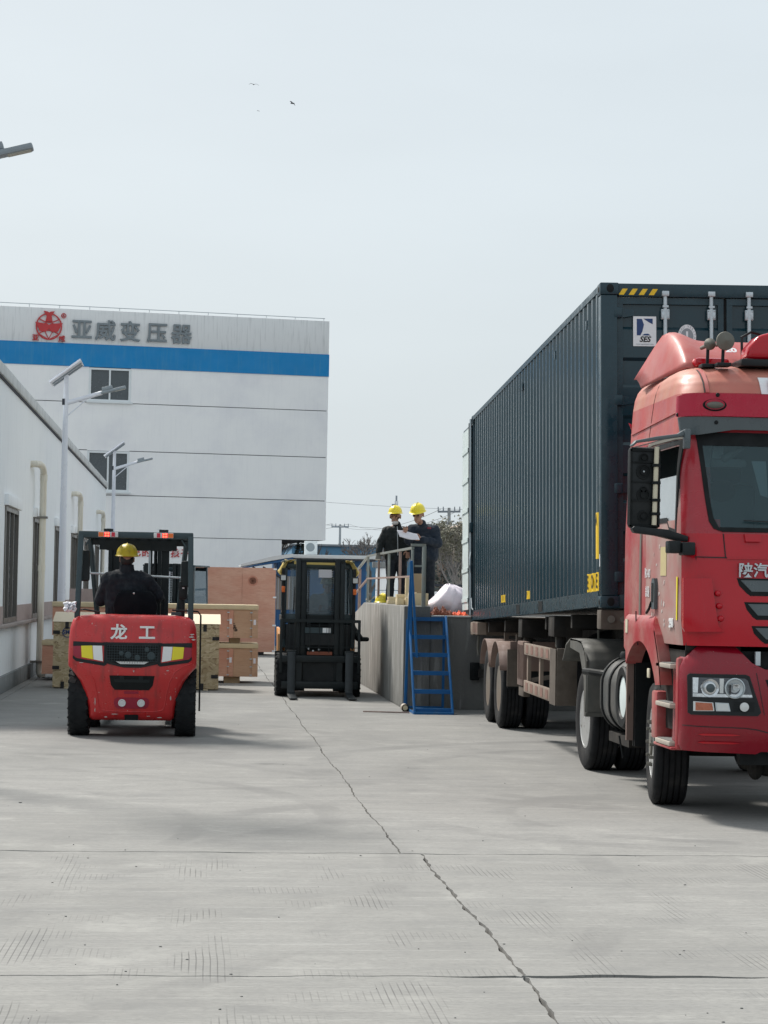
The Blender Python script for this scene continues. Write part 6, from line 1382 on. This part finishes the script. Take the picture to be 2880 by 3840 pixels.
# running gear
for sg, x in ((-1, .215), (1, 2.285)):
    w = wheel(tk, (x, 1.47, .52), .52, .295, 56, 'rim_silver', True, sg, radians(-7.5), 'tyre_dusty', name='front_wheel')
    hb_ = B()
    for k_ in range(10): a = 2 * pi * k_ / 10; hb_.cyl((sg * .10, .19 * cos(a), .19 * sin(a)), (sg * .168, .19 * cos(a), .19 * sin(a)), .019, .015, 6)
    hb_.lathe([(.24, sg * .05), (.22, sg * .10), (.12, sg * .11), (.10, sg * .15), (0, sg * .15)], (0, 0, 0), 'x', 20); hb_.out('hub', 'horn_grey', w)
    for q in (0, .335):
        wheel(tk, (x + .045 * -sg + (q if sg < 0 else -q), 4.95, .52), .52, .285, 56, 'rim_silver', True, sg, 0, 'tyre_dusty', name='drive_wheel', blocks=0)
    mg = B(); prof = [(4.22, .58), (4.20, .95), (4.24, 1.12), (4.34, 1.24), (4.50, 1.315), (4.75, 1.335), (5.15, 1.335), (5.40, 1.27), (5.60, 1.10)]
    xa, xb = (.0, .66) if sg < 0 else (1.84, 2.5)
    mg.grid(lambda u, v: (lambda k_: V(xa + (xb - xa) * v, *(lambda p, q, t: (p[0] + (q[0] - p[0]) * t, p[1] + (q[1] - p[1]) * t))(prof[min(7, int(k_))], prof[min(7, int(k_)) + 1], k_ - min(7, int(k_)))))(u * 8), 32, 6)
    o = mg.out('mudguard', 'mud_grey', tk, smooth=True); o.modifiers.new('Thick', 'SOLIDIFY').thickness = .02
    bx('mudguard_panel', 'mud_grey', o, xa + .005 if sg < 0 else xa + .35, xa + .30 if sg < 0 else xb - .005, 4.17, 4.185, .60, 1.05, .004); bx('mudguard_rib', 'mud_grey', o, xa - .012, xb + .012, 4.16, 4.24, .585, .62)
    mb = B(); mb.poly([(xa if sg < 0 else xb, 4.22, .60), (xa if sg < 0 else xb, 4.22, 1.13), (xa if sg < 0 else xb, 4.36, 1.25), (xa if sg < 0 else xb, 4.52, 1.32), (xa if sg < 0 else xb, 5.15, 1.335), (xa if sg < 0 else xb, 5.15, 1.24), (xa if sg < 0 else xb, 4.60, 1.2), (xa if sg < 0 else xb, 4.34, .95), (xa if sg < 0 else xb, 4.30, .60)], (-sg * .015, 0, 0)); mb.out('mudguard_skirt', 'mud_grey', o)
    bx('chassis_rail', 'chassis', tk, (.80 if sg < 0 else 1.58), (.90 if sg < 0 else 1.68), .6, 6.0, .72, 1.0); bx('wheel_flap', 'gasket', tk, x - .17, x + .17, 2.02, 2.06, .45, 1.2)
bx('front_axle', 'chassis', tk, .4, 2.1, 1.38, 1.56, .42, .56); bx('drive_axle', 'chassis', tk, .4, 2.1, 4.82, 5.08, .40, .64); bx('engine_block', 'chassis', tk, .95, 1.55, .25, 2.4, .5, 1.38); bx('radiator', 'gasket', tk, .5, 2.0, .10, .2, .45, 1.4)
B().ball((.72, .45, .40), (.06, .12, .10), 10, 8).out('tow_hook', 'chassis', tk); bx('sump', 'chassis', tk, .75, 1.9, .4, 1.2, .33, .6, .06)
bx('fifth_wheel', 'chassis', tk, .8, 1.7, 4.4, 5.4, 1.05, 1.2)
# fuel tank with straps
def rrect(x0, x1, z0, z1, r, n=6):
    pts = []
    for (cx, cz, a) in ((x1 - r, z1 - r, 0), (x0 + r, z1 - r, 90), (x0 + r, z0 + r, 180), (x1 - r, z0 + r, 270)):
        pts += [(cx + r * cos(radians(a + 90 * i / n)), cz + r * sin(radians(a + 90 * i / n))) for i in range(n + 1)]
    return pts
tp = rrect(.02, .66, .50, 1.20, .26, 8)
ft = B().poly([(x, 2.45, z) for x, z in tp], (0, 1.15, 0)).out('fuel_tank', 'tank_grey', tk, bevel=.03)
for y in (2.62, 3.05, 3.42):
    st_ = B(); st_.poly([(x, y, z) for x, z in rrect(.005, .675, .485, 1.215, .27, 8)], (0, .055, 0)); st_.out('tank_strap', 'gasket', ft, bevel=.006)
bx('tank_end_plate', 'tank_end', ft, .12, .60, 2.425, 2.445, .56, 1.12, .01); B().lathe([(.07, 0), (.075, .03), (.06, .06), (0, .06)], (.20, 3.15, 1.20), 'z', 20).out('filler_cap', 'black_plastic', ft, smooth=True); B().tube([(.07, 3.55, 1.03), (-.03, 3.75, 1.04), (-.06, 3.95, 1.04)], .035, 10).out('breather_pipe', 'gasket', ft)
bx('tank_bracket', 'chassis', ft, .1, .8, 2.55, 3.5, .40, .49); B().bar((.03, 2.65, .50), (.06, 2.62, .30), .012).out('loose_strap', 'gasket', ft)
rd = B(); rd.lathe([(.27, .0), (.285, -.02), (.27, -.035), (.20, -.03), (.19, -.012), (0, -.012)], (.02, 2.36, .87), 'x', 32); rd.out('air_filter_rim', 'gasket', tk, smooth=True); B().lathe([(.185, -.014), (.12, -.02), (.05, -.03), (0, -.03)], (.02, 2.36, .87), 'x', 28).out('air_filter_face', 'cont_inner', tk, smooth=True); B().cyl((.03, 2.36, .87), (.5, 2.36, .87), .27).out('air_filter_body', 'tank_end', tk, smooth=True)
bx('fender_rear_bracket', 'fender_pink', tk, -.02, .04, 2.08, 2.12, .50, 1.34); bx('fender_rear_plate', 'gasket', tk, .04, .55, 2.07, 2.10, .45, 1.34)

# ================================================================== semi-trailer
PITCH_C, YAW_C, ROLL_C = -.0262, -.026, -.012
tl = thing('container_trailer', 'rusty skeletal semi-trailer carrying the container', 'trailer', (3.84, 20.15, 0), YAW_C)
def zc(y): return 1.66 - .0262 * y
for x in (.72, 1.62):
    b = B(); b.poly([(x, .2, zc(.2) - .14), (x, .2, zc(.2) - .02), (x, 12.1, zc(12.1) - .02), (x, 12.1, zc(12.1) - .34), (x, 3.6, zc(3.6) - .42), (x, 2.6, zc(2.6) - .16)], (.14, 0, 0)); b.out('main_beam', 'chassis', tl)
fb_ = bx('front_bolster', 'chassis_brown', tl, .0, 2.44, .03, .26, zc(0) - .20, zc(0) - .012, .012); 
for x in (.10, .22, 2.2, 2.32): B().lathe([(.035, 0), (.035, -.02), (.018, -.022), (0, -.022)], (x, .028, zc(0) - .10), 'y', 16).out('air_coupling', 'horn_grey', fb_)
bx('warning_plate', 'rim_rusty', fb_, .30, .46, .022, .028, zc(0) - .16, zc(0) - .06)
rb_ = bx('rear_bolster', 'tape_worn', tl, -.02, 2.46, 11.75, 12.12, zc(12) - .20, zc(12) - .012, .01)
sd_ = bx('rear_side_beam', 'tape_worn', tl, -.03, .10, 11.0, 11.74, zc(11.4) - .19, zc(11.4) - .012)
for i in range(4): bx('reflective_tape', 'tape_red', sd_, -.034, -.031, 11.04 + i * .18, 11.12 + i * .18, zc(11.4) - .17, zc(11.4) - .03)
for y in (2.2, 4.2, 6.4, 8.2, 10.2):
    bx('cross_member', 'chassis', tl, .05, 2.39, y, y + .10, zc(y) - .17, zc(y) - .025)
for (y, w_) in ((3.35, .45), (6.2, .35)):
    g_ = bx('twist_lock_bracket', 'chassis', tl, .02, .34, y, y + w_, zc(y) - .26, zc(y) - .03, .01); B().cyl((.12, y + .12, zc(y) - .42), (.12, y + .12, zc(y) - .25), .055).out('twist_lock_post', 'chassis', g_); B().cyl((.12, y + .3, zc(y) - .38), (.12, y + .3, zc(y) - .25), .04).out('twist_lock_post', 'horn_grey', g_)
for y in (8.05, 9.36):
    for sg, x in ((-1, .09), (1, 2.35)):
        for q in (0, .34): wheel(tl, (x + (q if sg < 0 else -q), y, .52), .52, .29, 48, 'rim_rusty', True, sg, 0, 'tyre_dusty', name='wheel')
    bx('axle', 'chassis', tl, .3, 2.1, y - .07, y + .07, .45, .60)
    for xa in (.0, 1.84):
        mg = B(); mg.grid(lambda u, v: V(xa - .10 + .70 * v, y - .60 * cos(pi * (.10 + .80 * u)), .55 + .60 * sin(pi * (.10 + .80 * u)) ** .8), 20, 4); o = mg.out('mudguard', 'fender_pink', tl, smooth=True); o.modifiers.new('Thick', 'SOLIDIFY').thickness = .012
    bx('mud_flap', 'gasket', tl, .0, .60, y - .60, y - .58, .55, .80)
bx('mudguard_front', 'fender_pink', tl, .02, .62, 7.36, 7.39, .78, 1.16); bx('mudguard_flap', 'chassis_brown', tl, -.02, .14, 7.33, 7.36, .58, 1.06)
for y in (7.4, 8.7): bx('mudguard_stay', 'chassis_brown', tl, .10, .16, y, y + .05, .95, 1.25)
# side guard with spare wheel
sg_ = bx('guard_end_plate', 'chassis_brown', tl, -.02, .20, 2.78, 2.82, .58, 1.20, .006); bx('guard_end_side', 'chassis_brown', sg_, -.035, -.02, 2.80, 3.25, .58, 1.19)
for (z0, z1) in ((1.05, 1.19), (.60, .74)):
    r_ = bx('guard_rail', 'tape_worn', tl, -.03, .0, 3.26, 5.55, z0, z1, .006)
    for i in range(5): bx('reflective_tape', 'tape_red', r_, -.034, -.031, 3.4 + i * .44, 3.6 + i * .44, z0 + .02, z1 - .02)
for y in (4.3, 5.4): bx('guard_post', 'tape_worn', tl, .0, .04, y, y + .10, .65, 1.15)
bx('guard_tail', 'fender_pink', tl, -.035, .05, 5.62, 6.15, .66, 1.20, .006); 
for i in range(4): bx('guard_tail_rib', 'fender_pink', tl, -.045, -.036, 5.66 + i * .12, 5.69 + i * .12, .74, 1.16)
bx('guard_tail_box', 'chassis_brown', tl, -.02, .06, 5.64, 6.1, .53, .65, .005)
wheel(tl, (.75, 3.75, .93), .46, .27, 40, 'rim_rusty', True, -1, radians(90), 'tyre_dusty', name='spare_wheel', nuts=0)
B().bar((.05, 3.3, .72), (.5, 4.3, 1.1), .05).out('guard_brace', 'chassis_brown', tl); B().bar((.05, 5.3, .75), (.6, 4.6, .9), .05).out('guard_brace', 'chassis_brown', tl)
for x in (.62, 1.72): bx('landing_leg', 'chassis', tl, x, x + .12, 3.0, 3.12, .35, 1.25)
B().tube([(.2, 1.4, zc(1) - .2), (.22, 1.45, 1.15), (.16, 1.5, 1.05), (.2, 1.55, .98)], .012, 6).out('hanging_strap', 'horn_grey', tl); B().tube([(.05, 11.6, 1.15), (.05, 11.65, .95), (.06, 11.65, .85)], .02, 6).out('hanging_chain', 'horn_grey', tl)
bx('brake_chamber', 'chassis', tl, .5, .8, 7.5, 7.8, .5, .8, .05); bx('tool_box', 'chassis', tl, .5, 1.9, 4.9, 5.6, .6, 1.15, .02); bx('rear_stop_bar', 'chassis', tl, .1, 2.3, 11.95, 12.05, .5, .62); 
for x in (.5, 1.8): bx('stop_bar_hanger', 'chassis', tl, x, x + .08, 11.95, 12.02, .62, 1.1)

# ================================================================== shipping container
ct = thing('shipping_container', 'dark green corrugated shipping container on the trailer', 'container', (3.84, 20.15, 1.665), rot=(PITCH_C, ROLL_C, YAW_C))
CWd, CL, CH = 2.44, 12.2, 3.14
# corrugated left side
b = B(); y0, y1 = .16, CL - .12; pts = []; y = y0 + .02; pit = .278
pts.append((y0, .030))
while y + pit < y1:
    pts += [(y, .030), (y + .060, -.0 + .002), (y + .138, .002), (y + .198, .036)]; y += pit
pts += [(y1, .036)]
rows = []
for z in (.165, CH - .075): rows.append([b.bm.verts.new((x, yy, z)) for yy, x in pts])
for i in range(len(pts) - 1): b.bm.faces.new((rows[0][i], rows[1][i], rows[1][i + 1], rows[0][i + 1]))
b.out('side_panel', 'cont_green', ct, recalc=False)
b = B(); b.box(CWd - .04, CWd - .01, y0, y1, .16, CH - .07); b.out('side_panel', 'cont_green', ct); bx('roof_panel', 'cont_green', ct, .03, CWd - .03, .1, CL - .1, CH - .09, CH - .03); bx('floor', 'cont_green', ct, .05, CWd - .05, .1, CL - .1, .10, .15)
for x in (0, CWd - .06):
    br_ = bx('bottom_rail', 'cont_edge', ct, x - .004, x + .06, .17, CL - .17, 0.02, .165); bx('top_rail', 'cont_edge', ct, x - .004, x + .06, .17, CL - .17, CH - .075, CH - .012)
    bx('rail_flange', 'cont_edge', br_, x - .012, x + .064, .17, CL - .17, .015, .026)
    if x == 0:
        for y in (4.15, 6.25): bx('fork_pocket', 'gasket', br_, x - .0075, x - .005, y, y + .36, .03, .15)
for y in (0, CL - .16):
    for x in (0, CWd - .16):
        bx('corner_post', 'cont_edge', ct, x, x + .16, y + (.0 if y == 0 else .0), y + .16, .12, CH - .12, .008)
        for z in (0, CH - .118):
            cc = bx('corner_casting', 'cont_edge', ct, x - .008, x + .175, y - .01, y + .175, z, z + .118, .012)
            e = B(); e.ball((0, 0, 0), (.036, .004, .042), 16, 10); o = e.out('casting_hole', 'gasket', cc, smooth=True); o.location = (x + (.09), y - .0105 if y == 0 else y + .175, z + .06)
            e = B(); e.ball((0, 0, 0), (.004, .045, .03), 16, 10); o = e.out('casting_hole', 'gasket', cc, smooth=True); o.location = (x - .0085 if x == 0 else x + .176, y + .085, z + .06)
bx('door_header', 'cont_edge', ct, .177, CWd - .177, .02, .14, CH - .13, CH - .004, .004); bx('door_sill', 'cont_edge', ct, .177, CWd - .177, .02, .14, .0, .13, .004)
for i in range(4): 
    for xx in (.175, 1.88): B().poly([(xx + i * .098, .016, CH - .115), (xx + .05 + i * .098, .016, CH - .115), (xx + .09 + i * .098, .016, CH - .055), (xx + .04 + i * .098, .016, CH - .055)], (0, .003, 0)).out('hazard_stripe', 'label_yellow', ct)
for d_, (xa, xb) in enumerate(((.165, 1.205), (1.235, 2.275))):
    dr = bx('door', 'cont_green', ct, xa, xb, .07, .10, .13, CH - .135)
    for (z0, z1) in ((CH - .20, CH - .138), (.132, .20)): bx('door_edge', 'cont_edge', dr, xa, xb, .04, .069, z0, z1)
    for (x0, x1) in ((xa, xa + .055), (xb - .055, xb)): bx('door_edge', 'cont_edge', dr, x0, x1, .042, .068, .20, CH - .20)
    for i in range(5):
        z = CH - .42 - i * .56; B().poly([(xa + .056, .069, z), (xa + .056, .045, z - .03), (xa + .056, .045, z - .30), (xa + .056, .069, z - .33)], (xb - xa - .112, 0, 0)).out('door_rib', 'cont_green', dr)
    bx('door_gasket', 'gasket', dr, xb - .004 if d_ == 0 else xa - .02, xb + .02 if d_ == 0 else xa + .004, .05, .08, .14, CH - .14)
    for x in ((.63, 1.08) if d_ == 0 else (1.45, 1.88)):
        ro = B().cyl((x, .02, .10), (x, .02, CH - .08), .020).out('lock_rod', 'zinc', dr, smooth=True)
        for z in (CH - .30, CH - 1.1, CH - 1.9, .35):
            k_ = bx('rod_bracket', 'zinc', ro, x - .04, x + .04, .005, .041, z - .05, z + .05, .005)
            for (q, w) in ((-.03, -.035), (.03, -.035), (-.03, .035), (.03, .035)): B().ball((x + q, .003, z + w), .007, 6, 5).out('rivet', 'zinc', k_)
        bx('cam_keeper', 'zinc', ro, x - .035, x + .035, -.012, .018, CH - .125, CH - .075, .006); bx('rod_collar', 'zinc', ro, x - .028, x + .028, -.005, .015, CH - .235, CH - .215)
    for z in (.3, 1.15, 2.0, 2.85):
        h = bx('hinge', 'cont_edge', dr, (.125 if d_ == 0 else 2.23), (.21 if d_ == 0 else 2.315), -.004, .04, z - .05, z + .05, .01); B().poly([(.21, .03, z - .045), (.33, .035, z - .025), (.33, .035, z + .03), (.21, .03, z + .045)] if d_ == 0 else [(2.23, .03, z - .045), (2.11, .035, z - .025), (2.11, .035, z + .03), (2.23, .03, z + .045)], (0, .012, 0)).out('hinge_strap', 'cont_edge', h)
    if d_ == 0:
        sg2 = bx('owner_label', 'label_white', dr, .32, .545, .036, .040, 2.53, 2.82); B().poly([(0.355, .034, 2.795), (0.405, .034, 2.795), (0.425, .034, 2.740), (0.410, .034, 2.675), (0.390, .034, 2.635), (0.355, .034, 2.635)], (0, .0015, 0)).out('label_sail', 'label_blue', sg2)
        B().poly([(0.420, .034, 2.798), (0.510, .034, 2.798), (0.510, .034, 2.745), (0.470, .034, 2.765)], (0, .0015, 0)).out('label_sail', 'label_blue', sg2); B().poly([(0.405, .034, 2.635), (0.430, .034, 2.650), (0.465, .034, 2.652), (0.490, .034, 2.635)], (0, .0015, 0)).out('label_sail', 'label_blue', sg2)
        text('label_letters', 'SES', .075, 'label_black', sg2, (0.433, .034, 2.595), ext=.001, off=.002, shear=.25); text('label_letters', 'www.sescontainer.com', .018, 'far_grey', sg2, (0.433, .034, 2.550), ext=.0005)
        ov = B(); ov.lathe([(.105, .036), (.105, .032), (0, .032)], (0, 0, 0), 'y', 32); o = ov.out('inspection_label', 'label_white', dr); o.location = (.845, 0, 2.63); o.scale = (.85, 1, 1.1)
        ov = B(); ov.lathe([(.072, .0318), (.072, .031), (0, .031)], (0, 0, 0), 'y', 28); ov.out('inspection_disc', 'far_grey', o)
        for i, ch in enumerate('BUREAU VERITAS'):
            a = radians(205 - i * 17.7); tx = text('inspection_letter', ch, .032, 'far_grey', o, (.088 * cos(a), .0315, .088 * sin(a)), (pi / 2, -(a - pi / 2), 0), .0004)
        bx('inspection_figure', 'label_white', o, -.012, .012, .0300, .0308, -.04, .045); bx('inspection_figure', 'label_white', o, -.045, .045, .0300, .0307, -.055, -.042)
# far end, left leaf swung open against the side
od = bx('open_door', 'cont_green', ct, -.03, .01, CL - .02, CL + 1.0, .13, CH - .135); bx('door_liner', 'cont_inner', od, -.050, -.031, CL + .03, CL + .95, .18, CH - .18)
for i in range(6): bx('liner_rib', 'cont_inner', od, -.063, -.051, CL + .03, CL + .95, .30 + i * .46, .36 + i * .46)
bx('door_gasket', 'gasket', od, -.055, -.006, CL - .07, CL - .021, .10, CH - .11); B().cyl((-.03, CL - .10, .10), (-.03, CL - .10, CH - .05), .018).out('lock_rod', 'zinc', od, smooth=True)
bx('rod_bracket', 'cont_edge', od, -.05, .0, CL - .17, CL - .05, 1.35, 1.50, .005); B().tube([(-.03, CL - .12, 1.05), (-.05, CL - .2, .95), (-.05, CL - .22, .85), (-.03, CL - .14, .75)], .012, 6).out('lock_handle', 'zinc', od); B().tube([(-.02, CL - .14, .35), (-.03, CL - .3, .20), (-.02, CL - .40, .17)], .010, 6).out('door_tie', 'zinc', od)
bx('rear_header', 'cont_edge', ct, .177, CWd - .177, CL - .14, CL - .02, CH - .13, CH - .004); 
# yellow notices following the near corrugations
def cx_(y):
    t = (y - .18) % .278
    return .030 - .028 * t / .06 if t < .06 else .002 if t < .138 else .002 + .034 * (t - .138) / .06 if t < .198 else .036 - .006 * (t - .198) / .08
def note(y0_, y1_, z0, z1, s='', sz=.1):
    b = B(); n_ = 24
    b.grid(lambda u, v: V(cx_(y0_ + (y1_ - y0_) * u) - .003, y0_ + (y1_ - y0_) * u, z0 + (z1 - z0) * v), n_, 2)
    p = b.out('yellow_notice', 'label_yellow', ct); p.modifiers.new('Thick', 'SOLIDIFY').thickness = .0015
    for i, ch in enumerate(s):          # letters sit on the outer flats
        yy = .18 + .098 + .278 * round((y1_ - .16 - i * .278 * (1 if (y1_ - y0_) > .3 else 0) - .278) / .278)
        text('notice_letters', ch, sz, 'label_black', p, (-.0035, yy, (z0 + z1) / 2 + (.15 if z1 - z0 > .4 else 0)), (pi / 2, 0, -pi / 2), .0008, .004, sx=.75)
note(.20, .45, .48, .93, 'A', .15); note(.20, .90, .17, .35, 'EOE', .19)
note(5.45, 5.75, .20, .30, 'P', .1); note(7.9, 8.3, .21, .31, 'NL', .1); bx('white_mark', 'label_white', ct, -.003, -.0005, .07, .10, .40, .52)
for y in (.86, 3.1, 6.0): bx('vent_cover', 'cont_edge', ct, -.006, .002, y, y + .09, CH - .33, CH - .24)
